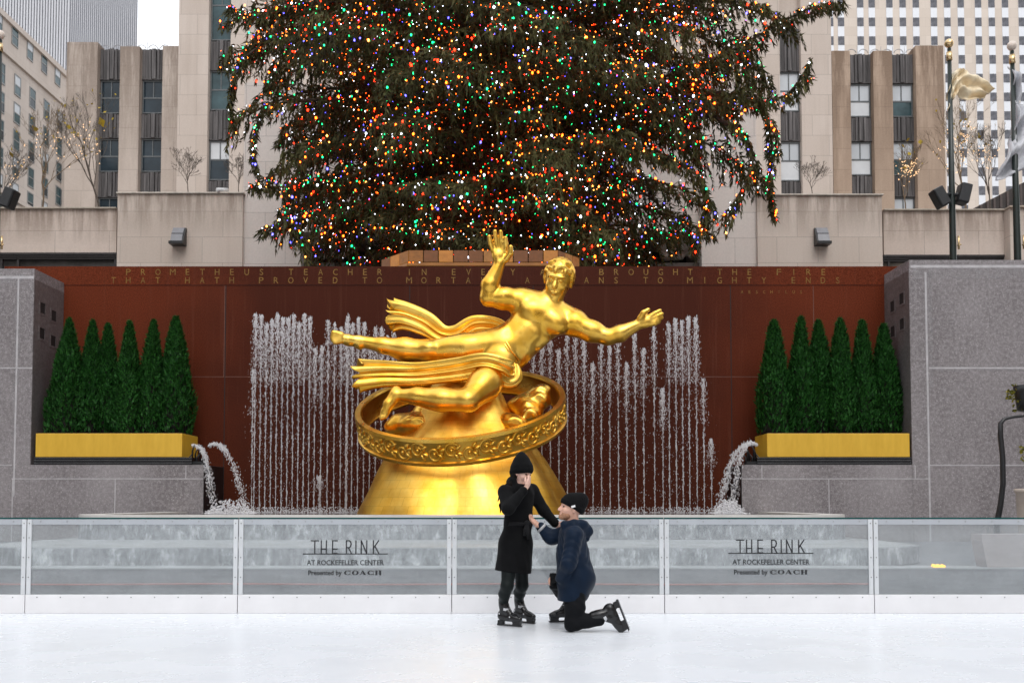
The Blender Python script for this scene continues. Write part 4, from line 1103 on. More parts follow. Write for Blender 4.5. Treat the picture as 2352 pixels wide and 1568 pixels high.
# --- central block behind the tree, with its two outer window strips
YB, YC, YT = 50.0, 36.15, 36.0
L_mid = limestone('limestone_mid', LIME, 1.7, 1.05, 0.7)
root = thing('limestone_building', 'tall limestone block directly behind the lit tree', 'building', (0, YB, 5.2))
ed = facade(root, YB, (407, 1912), PZ(-260, YB), 4.9, [(476, 527), (1793, 1842)], L_mid, 14)
rows_l = [(('w', -70, 86), ('s', 88, 155), ('w', 157, 247), ('s', 249, 316), ('w', 318, 409), ('s', 411, 480)),
          (('s', 60, 158), ('w', 160, 250), ('s', 252, 318), ('w', 321, 411), ('s', 413, 480))]
for k, (xa, xb) in enumerate(((ed[1], ed[2]), (ed[3], ed[4]))):
    for (kind, a, b) in rows_l[k]:
        if kind == 'w':
            gt, gl_ = (M_pane_teal, M_pane_teal) if k == 0 and a < 300 else (M_blind, M_pane_dark) if k == 0 else (M_pane_pale, M_blind)
            sash(root, xa + 0.02, xb - 0.02, PZ(b, YB), PZ(a, YB), YB + 0.35, gt, gl_, True, 0.52)
        else: spandrel(root, xa, xb, PZ(b, YB), PZ(a, YB), YB + 0.35)
# the lower front of that block: pale piers either side of a dark entrance
L_front = limestone('limestone_front', (0.62, 0.56, 0.52), 1.5, 0.95, 0.35)
mb = MB(); zt = PZ(190, YC); xa, xb, xc, xd = PX(558, YC, 500), PX(692, YC, 500), PX(1611, YC, 500), PX(1739, YC, 500)
mb.box(xa, xb, YC, YB - 0.01, 4.9, zt); mb.box(xc, xd, YC, YB - 0.01, 4.9, zt); mb.box(xb, xc, YC + 0.3, YB - 0.01, PZ(528, YC), zt)
mb.obj('front_piers', L_front, root)
mb = MB(); mb.box(xb + 0.01, xc - 0.01, YC + 3.2, YC + 3.4, 4.9, PZ(529, YC)); mb.box(xb + 0.005, xc - 0.005, YC + 0.5, YC + 3.1, PZ(596, YC) - 0.3, PZ(596, YC)); mb.obj('dark_entrance', plain('entrance_dark', (0.05, 0.035, 0.028), 0.6, var=0.4, scale=1.5), root)
# carved reliefs in the entrance: plain rounded forms
M_relief = plain('relief_stone', (0.40, 0.35, 0.30), 0.7, var=0.12, scale=3)
for (px, lab) in ((762, 'l'), (1585, 'r')):
    Y = YC + 1.2; a = lambda dx, y, d=0.0: list(P(px + dx, y, Y + d))
    Q = Sculpt(np.array(a(-75, 0))*[1, 0, 0] + [0, Y - 0.8, PZ(602, Y)], np.array(a(90, 0))*[1, 0, 0] + [0, Y + 0.6, PZ(520, Y)], 0.05)
    Q.chain([a(-55, 585), a(-30, 565), a(0, 560), a(35, 553)], [0.25, 0.33, 0.30, 0.22], 0.1)
    Q.chain([a(25, 555), a(50, 570), a(20, 590)], [0.22, 0.16, 0.12], 0.08); Q.ell(a(-62, 558), (0.24, 0.24, 0.27), None, 0.08)
    Q.chain([a(-40, 570), a(-66, 575), a(-50, 590), a(-20, 592)], [0.14, 0.13, 0.12, 0.10], 0.06); Q.chain([a(40, 550), a(75, 540)], [0.13, 0.1], 0.05)
    Q.chain([a(-20, 590), a(-5, 580), a(10, 590)], [0.08, 0.08, 0.08], 0.05)
    if lab == 'r': Q.chain([a(0, 590), a(30, 575), a(50, 560)], [0.10, 0.12, 0.08], 0.05)
    Q.obj('carved_relief', M_relief, root)

# --- lower wings with stained tops
def wing(sgn, label):
    root = thing('limestone_building', label, 'building', ((-30 if sgn < 0 else 30), YB + 1, 5.2))
    Y = YB + 0.8
    if sgn < 0:
        L = limestone('limestone_wing', (0.53, 0.455, 0.40), 1.9, 1.1, 0.9, (PZ(97, Y), 7.5))
        ed = facade(root, Y, (150, 408), PZ(103, Y), 4.9, [(221, 273), (318, 371)], L, 12, 0.4, [PZ(97, Y), PZ(107, Y), PZ(106, Y)])
        strips = [(ed[1], ed[2], (('s', 106, 176), ('w', 178, 254), ('s', 256, 311), ('w', 313, 389), ('s', 391, 447), ('w', 449, 560))),
                  (ed[3], ed[4], (('s', 106, 176), ('w', 178, 254), ('s', 256, 311), ('w', 313, 389), ('s', 391, 470)))]
    else:
        L = limestone('limestone_wing_brown', (0.46, 0.35, 0.27), 1.9, 1.1, 1.0, (PZ(103, Y), 8.5))
        ed = facade(root, Y, (1913, 2170), PZ(116, Y), 4.9, [(1955, 2008), (2052, 2106)], L, 12, 0.4, [PZ(117, Y), PZ(117, Y), PZ(105, Y)])
        strips = [(ed[1], ed[2], (('s', 118, 184), ('w', 186, 262), ('s', 264, 318), ('w', 320, 397), ('s', 399, 470))),
                  (ed[3], ed[4], (('s', 118, 184), ('w', 186, 262), ('s', 264, 318), ('w', 320, 397), ('s', 399, 446), ('w', 448, 560)))]
    for k, (xa, xb, rows) in enumerate(strips):
        for (kind, a, b) in rows:
            if kind == 's': spandrel(root, xa, xb, PZ(b, Y), PZ(a, Y), Y + 0.4)
            else:
                if sgn < 0: gt = gl_ = M_pane_dark if (k + a) % 3 else M_pane_teal
                else: gt, gl_ = (M_pane_pale, M_blind) if k == 0 else (M_pane_pale, M_pane_teal)
                sash(root, xa + 0.03, xb - 0.03, PZ(b, Y), PZ(a, Y), Y + 0.4, gt, gl_, True, 0.47)
    # parapet fence: little scrolls along the roof edge
    mb = MB(); x0, x1 = ed[0] + 1.2, ed[-1] - 0.1
    zt = PZ(106 if sgn < 0 else 116, Y) + 0.02
    for k in range(int((x1 - x0)/0.62)):
        x = x0 + k*0.62
        mb.tube([(x + 0.25*math.cos(t), Y + 0.5, zt + 0.02 + 0.25*math.sin(t)) for t in np.linspace(0.2, 2.9, 7)], 0.02, 5)
        mb.tube([(x + 0.31, Y + 0.5, zt - 0.3), (x + 0.31, Y + 0.5, zt + 0.42)], 0.015, 5)
    mb.obj('roof_railing', plain('rail_grey', (0.35, 0.35, 0.36), 0.5), root)
    # terrace storeys in front
    T1 = limestone('terrace_stone', (0.58, 0.50, 0.44), 1.5, 0.95, 0.5, (PZ(443, YT), 1.6)); T2 = limestone('terrace_stone_low', (0.57, 0.48, 0.42), 2.0, 1.0, 0.5, (PZ(478, YT), 1.3))
    if sgn < 0: a0, a1, b0, b1, zt1, zt2, lint = 270, 557.5, -140, 268, 443, 478, 580
    else: a0, a1, b0, b1, zt1, zt2, lint = 1739.5, 2026, 2029, 2310, 447, 482, 585
    mb = MB(); mb.box(PX(a0, YT, 500), PX(a1, YT, 500), YT, YB, 4.9, PZ(zt1 + 3, YT)); mb.obj('terrace_wall', T1, root)
    mb = MB(); mb.bbox(PX(a0, YT, 500) - 0.05, PX(a1, YT, 500) + 0.05, YT - 0.08, YB, PZ(zt1 + 2.5, YT), PZ(zt1 - 1, YT), 0.02); mb.obj('coping', plain('coping_stone', (0.52, 0.47, 0.41), 0.8, var=0.2), root)
    Y2 = YT + 0.25
    mb = MB(); mb.box(PX(b0, Y2, 500), PX(b1, Y2, 500), Y2, YB, PZ(lint, Y2), PZ(zt2, Y2)); mb.obj('terrace_wall', T2, root)
    mb = MB(); mb.bbox(PX(b0, Y2, 500), PX(b1, Y2, 500), Y2 - 0.1, Y2 + 0.3, PZ(zt2 + 2.5, Y2), PZ(zt2 - 1, Y2), 0.02); mb.obj('coping', plain('coping_stone', (0.40, 0.35, 0.29), 0.8, var=0.2), root)
    # shop front under a dark lintel
    mb = MB(); xa, xb = PX(b0, Y2, 600), PX(b1, Y2, 600); zl = PZ(lint, Y2)
    for k in range(3): mb.box(xa, xb, Y2 - 0.02 + 0.05*k, Y2 + 0.5, zl - 0.07*(k+1) - 0.012, zl - 0.07*k - 0.003)
    for px in ([0, 38, 262] if sgn < 0 else [2044, 2300]): mb.box(PX(px, Y2, 600) - 0.04, PX(px, Y2, 600) + 0.04, Y2 + 0.1, Y2 + 0.2, 5.2, zl - 0.225)
    mb.obj('shop_lintel', plain('bronze_lintel', (0.03, 0.026, 0.027), 0.4, var=0.3), root)
    mb = MB(); mb.box(xa, xb, Y2 + 0.35, Y2 + 0.4, 5.2, zl - 0.225); mb.obj('shop_window', window_glass('shop_glass', (0.10, 0.095, 0.09) if sgn < 0 else (0.36, 0.32, 0.28), 0.15), root)
    if sgn > 0:
        mb = MB(); mb.box(PX(2313, YT, 500), PX(2480, YT, 500), YT - 0.2, YB, 4.9, PZ(482, YT)); mb.obj('end_pier', T1, root)
        mb = MB(); mb.bbox(PX(2311, YT, 500), PX(2480, YT, 500), YT - 0.3, YB, PZ(481.5, YT), PZ(477, YT), 0.02); mb.obj('coping', plain('coping_stone', (0.36, 0.29, 0.23), 0.8, var=0.2), root)
    return root
wing(-1, 'low stained limestone wing with dark windows at the left, above the shop front')
wing(1, 'low brown-stained limestone wing with pale windows at the right, behind the flagpoles')

# --- limestone building in steep perspective at the far left
XL = P(0, 300, 77.8).x
root = thing('limestone_building', 'limestone building receding steeply at the left edge with rows of small windows', 'building', (XL - 6, 84, 5.2))
L_far = limestone('limestone_far', (0.55, 0.485, 0.435), 2.2, 1.3, 0.6, None, 'YZ')
zr = PZ(22, 77.8)
mb = MB(); mb.box(XL - 30, XL, 60, 102, 4.9, zr); mb.obj('wall', L_far, root)
mb = MB()
for z in (zr - 0.5, PZ(115, 77.8), zr - 14.6): mb.box(XL + 0.001, XL + 0.22, 60, 102, z - 0.18, z + 0.18)
mb.obj('string_course', L_far, root)
n = 0
for iz, py in enumerate((75, 182, 247, 310, 372, 432, 495)):
    zc = PZ(py, 79.0)
    for iy in range(6):
        y = 77.2 + 2.55*iy + (0.6 if iz else 0)
        mb = MB(); hh = 0.86 if iz else 0.8
        mb.box(XL + 0.002, XL + 0.06, y - 0.52, y + 0.52, zc - hh, zc - hh + 0.12); mb.box(XL + 0.002, XL + 0.06, y - 0.52, y + 0.52, zc + hh - 0.1, zc + hh)
        mb.box(XL + 0.002, XL + 0.06, y - 0.52, y - 0.45, zc - hh + 0.12, zc + hh - 0.1); mb.box(XL + 0.002, XL + 0.06, y + 0.45, y + 0.52, zc - hh + 0.12, zc + hh - 0.1)
        mb.box(XL + 0.002, XL + 0.05, y - 0.45, y + 0.45, zc - 0.04, zc + 0.04)
        f = mb.obj('window', plain('stone_frame', (0.24, 0.24, 0.235), 0.6) if n == 0 else bpy.data.materials['stone_frame'], root)
        mb = MB(); mb.box(XL + 0.003, XL + 0.03, y - 0.45, y + 0.45, zc - hh + 0.12, zc - 0.041); mb.obj('pane', M_pane_dark if rb.random() < 0.6 else M_pane_teal, f)
        mb = MB(); mb.box(XL + 0.003, XL + 0.03, y - 0.45, y + 0.45, zc + 0.041, zc + hh - 0.1); mb.obj('pane', M_pane_teal if rb.random() < 0.6 else M_pane_pale, f)
        n += 1
# corner pavilion with the column of windows next to the stained wing
mb = MB(); mb.box(XL + 0.01, XL + 5.6, 88.5, 102, 4.9, PZ(255, 88.5)); mb.obj('pavilion_wall', limestone('limestone_pavilion', (0.50, 0.43, 0.38), 1.6, 1.0, 0.8), root)
for py in (282, 338, 395, 452):
    sash(root, PX(118, 88.3, py), PX(140, 88.3, py), PZ(py + 17, 88.3), PZ(py - 17, 88.3), 88.32, M_pane_teal, M_pane_dark, False)

# --- ribbed grey tower beyond it
def ribbed():
    t = NT('tower_rib'); f = t.noise(0.2, 3); t.set(Base_Color=t.ramp(f, [(0.3, (0.56, 0.56, 0.585)), (0.7, (0.62, 0.62, 0.645))]), Roughness=0.6); return t.m
M_rib = ribbed(); M_slot = plain('tower_slot', (0.2, 0.205, 0.23), 0.3, var=0.1)
root = thing('office_tower', 'pale grey ribbed office tower rising beyond the left limestone building', 'building', (PX(158, 210), 212, 0))
xc, xr = PX(158, 210, 50), PX(303, 210, 50)
p1 = P(-150, 50, 192); zt = PZ(-190, 210)
c_ = Vector((xc, 210, 0)); l_ = Vector((p1.x, 192, 0)); r_ = Vector((xr, 213, 0))
for (a, b, nr, wd, dp) in ((c_, l_, 46, 0.55, 0.25), (c_, r_, 34, 0.26, 0.12)):
    d = b - a; L = d.length; d.normalize(); nrm = Vector((d.y, -d.x, 0));
    if nrm.y > 0: nrm = -nrm
    mb = MB()
    for k in range(nr):
        o_ = a + d*(L*(k + 0.1)/nr); e_ = o_ + d*(L/nr*wd)
        mb.prism([(o_.x, o_.y), (e_.x, e_.y), (e_.x + nrm.x*dp, e_.y + nrm.y*dp), (o_.x + nrm.x*dp, o_.y + nrm.y*dp)], lambda u, v: (u, v, 0), (0, 0, zt))
    mb.obj('ribbed_face', M_rib, root)
mb = MB(); mb.prism([(c_.x, c_.y + 0.05), (r_.x, r_.y + 0.05), (r_.x - 22, r_.y + 30), (l_.x - 30, l_.y + 60), (l_.x, l_.y + 0.06)], lambda u, v: (u, v, 0), (0, 0, zt - 0.5)); mb.obj('glass_core', M_slot, root)

# --- high-rise with a grid of windows behind the right wing
YH = 190.0
root = thing('high_rise', 'beige high-rise with a regular grid of windows behind the right flagpoles', 'building', (PX(2160, YH), YH, 0))
L_hi = limestone('limestone_high', (0.60, 0.52, 0.45), 3.0, 1.8, 0.25)
x0h, x1h = PX(1700, YH, 100), PX(2620, YH, 100)
mb = MB(); mb.box(x0h, x1h, YH, YH + 30, 0, PZ(-320, YH)); mb.obj('wall', L_hi, root)
M_hw = window_glass('high_window', (0.11, 0.11, 0.125), 0.15); M_hs = plain('pale_spandrel', (0.68, 0.69, 0.72), 0.5, var=0.05)
zoom = lambda x: (1850 + x/2.3754)/1.063
cols = [zoom(c) for c in (425, 488, 601, 668, 771, 848, 925, 1029, 1107, 1186, 1287, 1365, 1444, 1540)]
cols += [cols[-1] + 33*(k+1) for k in range(5)]
base_me = None; extra = MB(); extra_s = MB()
rows = [(-1 + (24 + 108.5*k)/2.3754/1.063) for k in range(-5, 12)]
cnt = 0
hw, hh = 19/2.3754/1.063/(FPX/YH), 26/2.3754/1.063/(FPX/YH)
mb = MB()
for cpx in cols:
    x = PX(cpx, YH, 200); 
    mb.box(x - hw, x + hw, YH - 0.08, YH + 0.2, PZ(520, YH), PZ(-315, YH))
mb.obj('spandrel_strip', M_hs, root)
for ci, cpx in enumerate(cols):
    for ry in rows:
        x = PX(cpx, YH, 200); z = PZ(ry, YH)
        seen = -10 < ry < (118 if cpx < 2165 else 480) and cpx < 2365
        if seen and cnt < 100:
            mb = MB(); mb.box(-hw*0.98, hw*0.98, -0.12, 0.05, -hh, hh); mb.box(-0.06, 0.06, -0.16, -0.121, -hh, hh)
            if base_me is None: base_me = mb.mesh('window'); base_me.materials.append(M_hw)
            o = bpy.data.objects.new('window', base_me); scene.collection.objects.link(o); o.parent = root; o.location = Vector((x, YH, z)) - root.location; cnt += 1
        else: extra.box(x - hw*0.98, x + hw*0.98, YH - 0.12, YH + 0.05, z - hh, z + hh)
o = extra.obj('windows', M_hw, root); o['kind'] = 'stuff'

# ------------------------------------------------------------------ dark pitched glass roof at the right
root = thing('pavilion', 'dark slatted sloping pavilion roof behind the right flagpole', 'roof', (PX(2330, 47), 47, 5.2))
mb = MB(); Y = 44.0
A, B_, C_ = P(2222, 486, Y), P(2352, 418, Y), P(2352, 486, Y)
ext = P(2480, 352, Y)
poly = [(A.x, A.z), (ext.x, A.z), (ext.x, ext.z)]
mb.prism(poly, lambda u, v: (u, Y, v), (0, 5, 0)); mb.obj('roof', plain('roof_dark', (0.045, 0.038, 0.036), 0.4, var=0.4, scale=2), root)
mb = MB()
for k in range(16):
    t = (k + 1)/17; x = A.x + (ext.x - A.x)*t; z = A.z + (ext.z - A.z)*t
    mb.box(x - 0.05, x + 0.05, Y - 0.06, Y - 0.002, A.z - 0.4, z - 0.02)
mb.obj('slats', plain('slat_brown', (0.09, 0.07, 0.065), 0.5), root)
mb = MB(); mb.box(A.x, ext.x, Y + 0.1, Y + 4.9, 4.9, A.z - 0.01); mb.obj('base', T1 if False else M_span, root)

# ------------------------------------------------------------------ wall lamps, poles, flags, loudspeakers
M_lampgrey = plain('lamp_grey', (0.2, 0.2, 0.215), 0.4, var=0.1)
for (px, lab) in ((413, 'grey and black box lamp on the terrace wall left of the tree'), (1885, 'pale grey box lamp on the terrace wall right of the tree')):
    py = 544; Y = YT; root = thing('wall_lamp', lab, 'lamp', tuple(P(px, py + 20, Y)), 'box lamps on the terrace walls')
    x0, x1 = PX(px - 13, Y, py), PX(px + 13, Y, py); zt, zm, zb = PZ(py - 19, Y), PZ(py - 3, Y), PZ(py + 16, Y)
    mb = MB(); mb.prism([(Y - 0.12, zt), (Y - 0.01, zt), (Y - 0.01, zb), (Y - 0.42, zb), (Y - 0.30, zm)], lambda u, v: (x0, u, v), (x1 - x0, 0, 0)); mb.obj('housing', M_lampgrey, root)
    mb = MB(); mb.box(x0 - 0.05, x1 + 0.05, Y - 0.46, Y - 0.005, zb - 0.10, zb - 0.001); sx = x1 + 0.001 if px < 1000 else x0 - 0.051; mb.prism([(Y - 0.1, zt), (Y - 0.01, zt), (Y - 0.01, zb), (Y - 0.42, zb)], lambda u, v: (sx, u, v), (0.05, 0, 0)); mb.obj('bracket', M_black, root)
    mb = MB(); mb.box(x0, x1, Y - 0.31, Y - 0.2, zm - 0.012, zm + 0.012); mb.obj('seam', M_black, root)
mb = MB(); p = P(510, 441, YT); mb.tube([(p.x, YT + 0.2, p.z - 0.1), (p.x, YT + 0.2, p.z + 0.06)], 0.04, 8); mb.tube([(p.x - 0.15, YT - 0.1, p.z + 0.03), (p.x + 0.14, YT + 0.2, p.z + 0.12)], 0.09, 10)
o = mb.obj('security_camera', plain('camera_white', (0.6, 0.6, 0.6), 0.4)); _tag(o, 'small white security camera on the left terrace coping', 'camera')

M_pole = plain('pole_green', (0.012, 0.02, 0.017), 0.35, var=0.2)
M_ballgold = NT('ball_gold'); M_ballgold.set(Base_Color=(0.75, 0.55, 0.3), Metallic=0.8, Roughness=0.25); M_ballgold = M_ballgold.m
M_ballwhite = plain('ball_pale', (0.7, 0.6, 0.52), 0.3)
def pole(px, ptop, Y, lab, ballm, r=0.085, pbase=590, pxb=None):
    b = P(pxb or px, pbase, Y); t = P(px, ptop, Y)
    t = Vector((b.x + (t.x - b.x)*0.5, Y, t.z))
    root = thing('flagpole', lab, 'flagpole', (b.x, Y, 5.2))
    mb = MB(); mb.tube([(b.x, Y, 5.2), (b.x, Y, 5.2 + 0.3), ((b.x + t.x)/2, Y, (5.2 + t.z)/2), tuple(t)], [r*1.25, r*1.2, r*0.95, r*0.6], 14); mb.obj('pole', M_pole, root)
    mb = MB(); mb.ball(t + Vector((0, 0, 0.14)), 0.12, 16, 10); mb.obj('finial', ballm, root)
    mb = MB(); mb.cyl((t.x, Y), r*0.9, t.z - 0.32, t.z - 0.1, 12); mb.tube([(b.x + r*1.2, Y - 0.02, b.z + 0.3), (b.x + r*2.4, Y - 0.05, b.z + 0.32)], 0.02, 6); mb.tube([(b.x + r*1.7, Y - 0.03, b.z + 0.2), (b.x + r*1.7, Y - 0.03, b.z + 0.55)], 0.03, 6); mb.obj('pulley', M_ballgold, root)
    return root, b, t
YP = 26.0
pole(2181, 112, YP, 'dark flagpole carrying the crumpled golden flag and two loudspeakers', M_ballgold, 0.085, 590, 2189)
pole(2322, 118, YP - 1.0, 'dark flagpole at the right edge carrying the long grey-white flag', M_ballwhite, 0.085, 590, 2338)
pole(-3, 92, YP, 'dark flagpole cut by the left picture edge', M_ballwhite, 0.085, 590, -8)
def flag(name, lab, outline, Y, mat, fold, seed):
    """outline: rows of picture points from hoist to fly (list of (top, bottom))"""
    m, n = 40, 26; vs = []
    tops = np.array([list(P(a[0], a[1], Y)) for a, b in outline]); bots = np.array([list(P(b[0], b[1], Y)) for a, b in outline])
    def at(arr, t):
        i = min(int(t), len(arr)-2); f = t - i; return arr[i]*(1-f) + arr[i+1]*f
    for i in range(m):
        t = (len(outline)-1.0001)*i/(m-1); A, B = at(tops, t), at(bots, t)
        for j in range(n):
            s = j/(n-1); p = A*(1-s) + B*s
            p = p + np.array([0.02*math.sin(9*s + seed), fold*math.sin(5*s*math.pi*0.8 + 1.1*t*2 + seed) + 0.5*fold*math.sin(11*s - 3*t + seed) + 0.3*fold*math.sin(4.3*t*2.2), 0.015*math.sin(13*s + 5*t)]); vs.append(p)
    fs = [(i*n+j, (i+1)*n+j, (i+1)*n+j+1, i*n+j+1) for i in range(m-1) for j in range(n-1)]
    mb = MB(); mb.add(vs, fs, True); o = mb.obj(name, mat); _tag(o, lab, 'flag')
    so = o.modifiers.new('cloth', 'SOLIDIFY'); so.thickness = 0.012; return o
def cloth(name, a, b, rough=0.6, metal=0.0):
    t = NT(name); t.set(Base_Color=t.ramp(t.noise(4, 4), [(0.3, a), (0.7, b)]), Roughness=rough, Metallic=metal); t.b.inputs['Sheen Weight'].default_value = 0.3; t.bump(t.noise(7, 4, 0.6), 0.4, 0.05); return t.m
flag('flag', 'crumpled golden flag blowing from the right flagpole', [((2181, 175), (2176, 256)), ((2188, 165), (2183, 240)), ((2205, 158), (2190, 226)), ((2218, 160), (2200, 212)), ((2248, 172), (2222, 232)), ((2280, 208), (2258, 226))], YP, cloth('gold_cloth', (0.72, 0.56, 0.34), (0.88, 0.76, 0.54), 0.5, 0.0), 0.08, 0.5)
flag('flag', 'long grey-white flag hanging along the flagpole at the right edge', [((2322, 145), (2336, 300)), ((2332, 170), (2330, 330)), ((2346, 225), (2310, 380)), ((2352, 238), (2290, 415)), ((2372, 245), (2330, 400)), ((2400, 300), (2380, 380))], YP - 1.0, cloth('white_cloth', (0.42, 0.43, 0.46), (0.60, 0.60, 0.63)), 0.14, 2.0)
M_spk = plain('speaker_black', (0.014, 0.015, 0.016), 0.45, var=0.3)
def speaker(px, py, Y, ang, hgt, lab, group, toward):
    c = P(px, py, Y); root = thing('loudspeaker', lab, 'loudspeaker', tuple(c), group)
    h = hgt/2; M = Matrix.Rotation(ang, 4, 'Y')
    mb = MB(); mb.bbox(-h*0.56, h*0.56, -0.14, 0.24, -h, h, 0.05)
    v = [c + (M @ Vector(p)) for p in mb.v]; mb.v = [tuple(p) for p in v]; mb.obj('cabinet', M_spk, root)
    mb = MB(); mb.bbox(-h*0.46, h*0.46, -0.155, -0.142, -h*0.9, h*0.9, 0.005); mb.v = [tuple(c + (M @ Vector(p))) for p in mb.v]; mb.obj('grille', plain('speaker_grille', (0.025, 0.026, 0.028), 0.6), root)
    mb = MB(); mb.tube([c, c + Vector(toward)], 0.05, 8); mb.obj('bracket', M_spk, root)
speaker(2160, 453, YP - 0.1, R(-28), 0.52, 'left black loudspeaker of the pair on the right flagpole', 'loudspeakers on the flagpoles', (0.28, 0.05, 0.1))
speaker(2214, 445, YP - 0.1, R(14), 0.52, 'right black loudspeaker of the pair on the right flagpole', 'loudspeakers on the flagpoles', (-0.26, 0.05, -0.02))
speaker(20, 455, YP - 0.1, R(20), 0.52, 'black loudspeaker tilted on the pole at the left picture edge', 'loudspeakers on the flagpoles', (-0.3, 0.05, 0.05))

# ------------------------------------------------------------------ the lit spruce
YTR = 30.0; tx = PX(1118, YTR, 300); tz = 5.2
tree = thing('spruce_tree', 'huge dark spruce covered in coloured lights behind the statue', 'tree', (tx, YTR, tz))
gt = np.random.default_rng(42)
limbs = []                      # each: array of points along the limb
def limb(z0, az, L, rise, droop, n=26):
    t = np.linspace(0, 1, n); r = L*t
    z = z0 + rise*L*t - droop*L*t**2.0
    w_ = 0.05*L*np.sin(2.3*t*math.pi + az*3)*t
    return np.stack([tx + r*np.cos(az) - w_*np.sin(az), YTR + r*np.sin(az) + w_*np.cos(az), z], 1)
def reach(z, az):
    """how far limbs reach at this height and bearing (bearing -90 deg points at the camera)"""
    c = math.cos(az)
    side = np.interp(z, [6.0, 9.0, 10.5, 11.8, 13.5, 16.0, 19.0, 22.0], [2.4, 3.8, 5.2, 6.5, 7.3, 7.8, 7.2, 6.0] if c < 0 else [4.6, 6.0, 6.4, 6.9, 8.0, 9.2, 8.2, 6.8])
    front = np.interp(z, [6.0, 10.0, 16.0, 22.0], [4.2, 5.6, 6.6, 5.0]); back = 4.6
    f = front if math.sin(az) < 0 else back
    return 1/math.sqrt((c/side)**2 + (math.sin(az)/f)**2)
zs = np.concatenate([np.linspace(6.3, 17.5, 185), np.linspace(17.6, 22, 22)])
for i, z in enumerate(zs):
    az = i*2.399963 + gt.normal(0, 0.15)
    if z < 12.5 and abs((math.degrees(az) + 90 + 180) % 360 - 180) < 15 and i % 3: continue
    L = reach(z, az)*(0.84 + 0.24*gt.random()); 
    rise = 0.34 if z > 9 else 0.12
    limbs.append(limb(z - 0.1*L*(z > 9), az, L, rise + gt.normal(0, 0.06), 0.42 + gt.normal(0, 0.06) if z > 9 else 0.16))
# a few named silhouettes: long outer limbs seen against the limestone
def pl(pts):
    p = np.array([list(P(a, b, Y)) for a, b, Y in pts]); t = np.linspace(0, len(p)-1.001, 30); i = t.astype(int); f = (t - i)[:, None]
    p0, p1, p2, p3 = p[np.clip(i-1, 0, len(p)-1)], p[i], p[np.clip(i+1, 0, len(p)-1)], p[np.clip(i+2, 0, len(p)-1)]
    return 0.5*((2*p1) + (p2-p0)*f + (2*p0-5*p1+4*p2-p3)*f**2 + (3*p1-p0-3*p2+p3)*f**3)
hand = [pl([(1130, 330, 29.5), (1300, 230, 29), (1480, 190, 28.5), (1640, 140, 28), (1780, 60, 27.6), (1860, 20, 27.4), (1935, 10, 27.2)]),
        pl([(1130, 330, 29.5), (1400, 250, 29), (1600, 240, 28), (1720, 215, 27.8), (1760, 265, 27.7), (1775, 350, 27.7), (1770, 430, 27.7), (1778, 490, 27.7)]),
        pl([(1500, 240, 29), (1640, 210, 28), (1720, 235, 27.8), (1800, 225, 27.6), (1845, 170, 27.5), (1860, 140, 27.5)]),
        pl([(1600, 260, 28.5), (1690, 290, 27.8), (1725, 345, 27.6), (1718, 410, 27.6), (1690, 460, 27.6), (1662, 495, 27.6)]),
        pl([(1120, 520, 29.5), (950, 480, 28.5), (800, 470, 28), (690, 505, 27.8), (640, 515, 27.7), (598, 530, 27.7)]),
        pl([(1120, 480, 29.5), (900, 430, 28.5), (720, 420, 28), (640, 430, 27.8), (575, 425, 27.8)]),
        pl([(1120, 300, 29.5), (850, 170, 28.5), (700, 90, 28), (600, 100, 27.8), (550, 150, 27.6), (530, 220, 27.6), (535, 285, 27.6)]),
        pl([(1120, 200, 29.5), (850, 60, 28.5), (690, 20, 28), (590, 40, 27.7), (525, 20, 27.7)]),
        pl([(1120, 340, 29.5), (860, 240, 28.5), (700, 230, 28), (610, 255, 27.8), (580, 330, 27.7), (592, 390, 27.7)]),
        pl([(1120, 420, 29.5), (900, 330, 28), (760, 330, 27.6), (680, 400, 27.4), (660, 470, 27.4), (700, 560, 27.4)]),
        pl([(1120, 420, 29.5), (1350, 350, 28), (1500, 350, 27.6), (1600, 400, 27.4), (1625, 480, 27.4), (1590, 560, 27.4)])]
nb = len(limbs); limbs += hand
# wood
mb = MB(); mb.tube([(tx, YTR, tz), (tx + 0.05, YTR, tz + 6), (tx, YTR, tz + 12), (tx, YTR, tz + 17)], [0.55, 0.46, 0.34, 0.18], 14); mb.obj('trunk', M_bark, tree)
wood = MB()
for i, L in enumerate(limbs):
    r = np.linspace(0.095 if i < nb else 0.075, 0.012, 9); wood.tube([L[k] for k in np.linspace(0, len(L)-1, 9).astype(int)], list(r), 5, False)
wood.obj('branches', M_bark, tree)
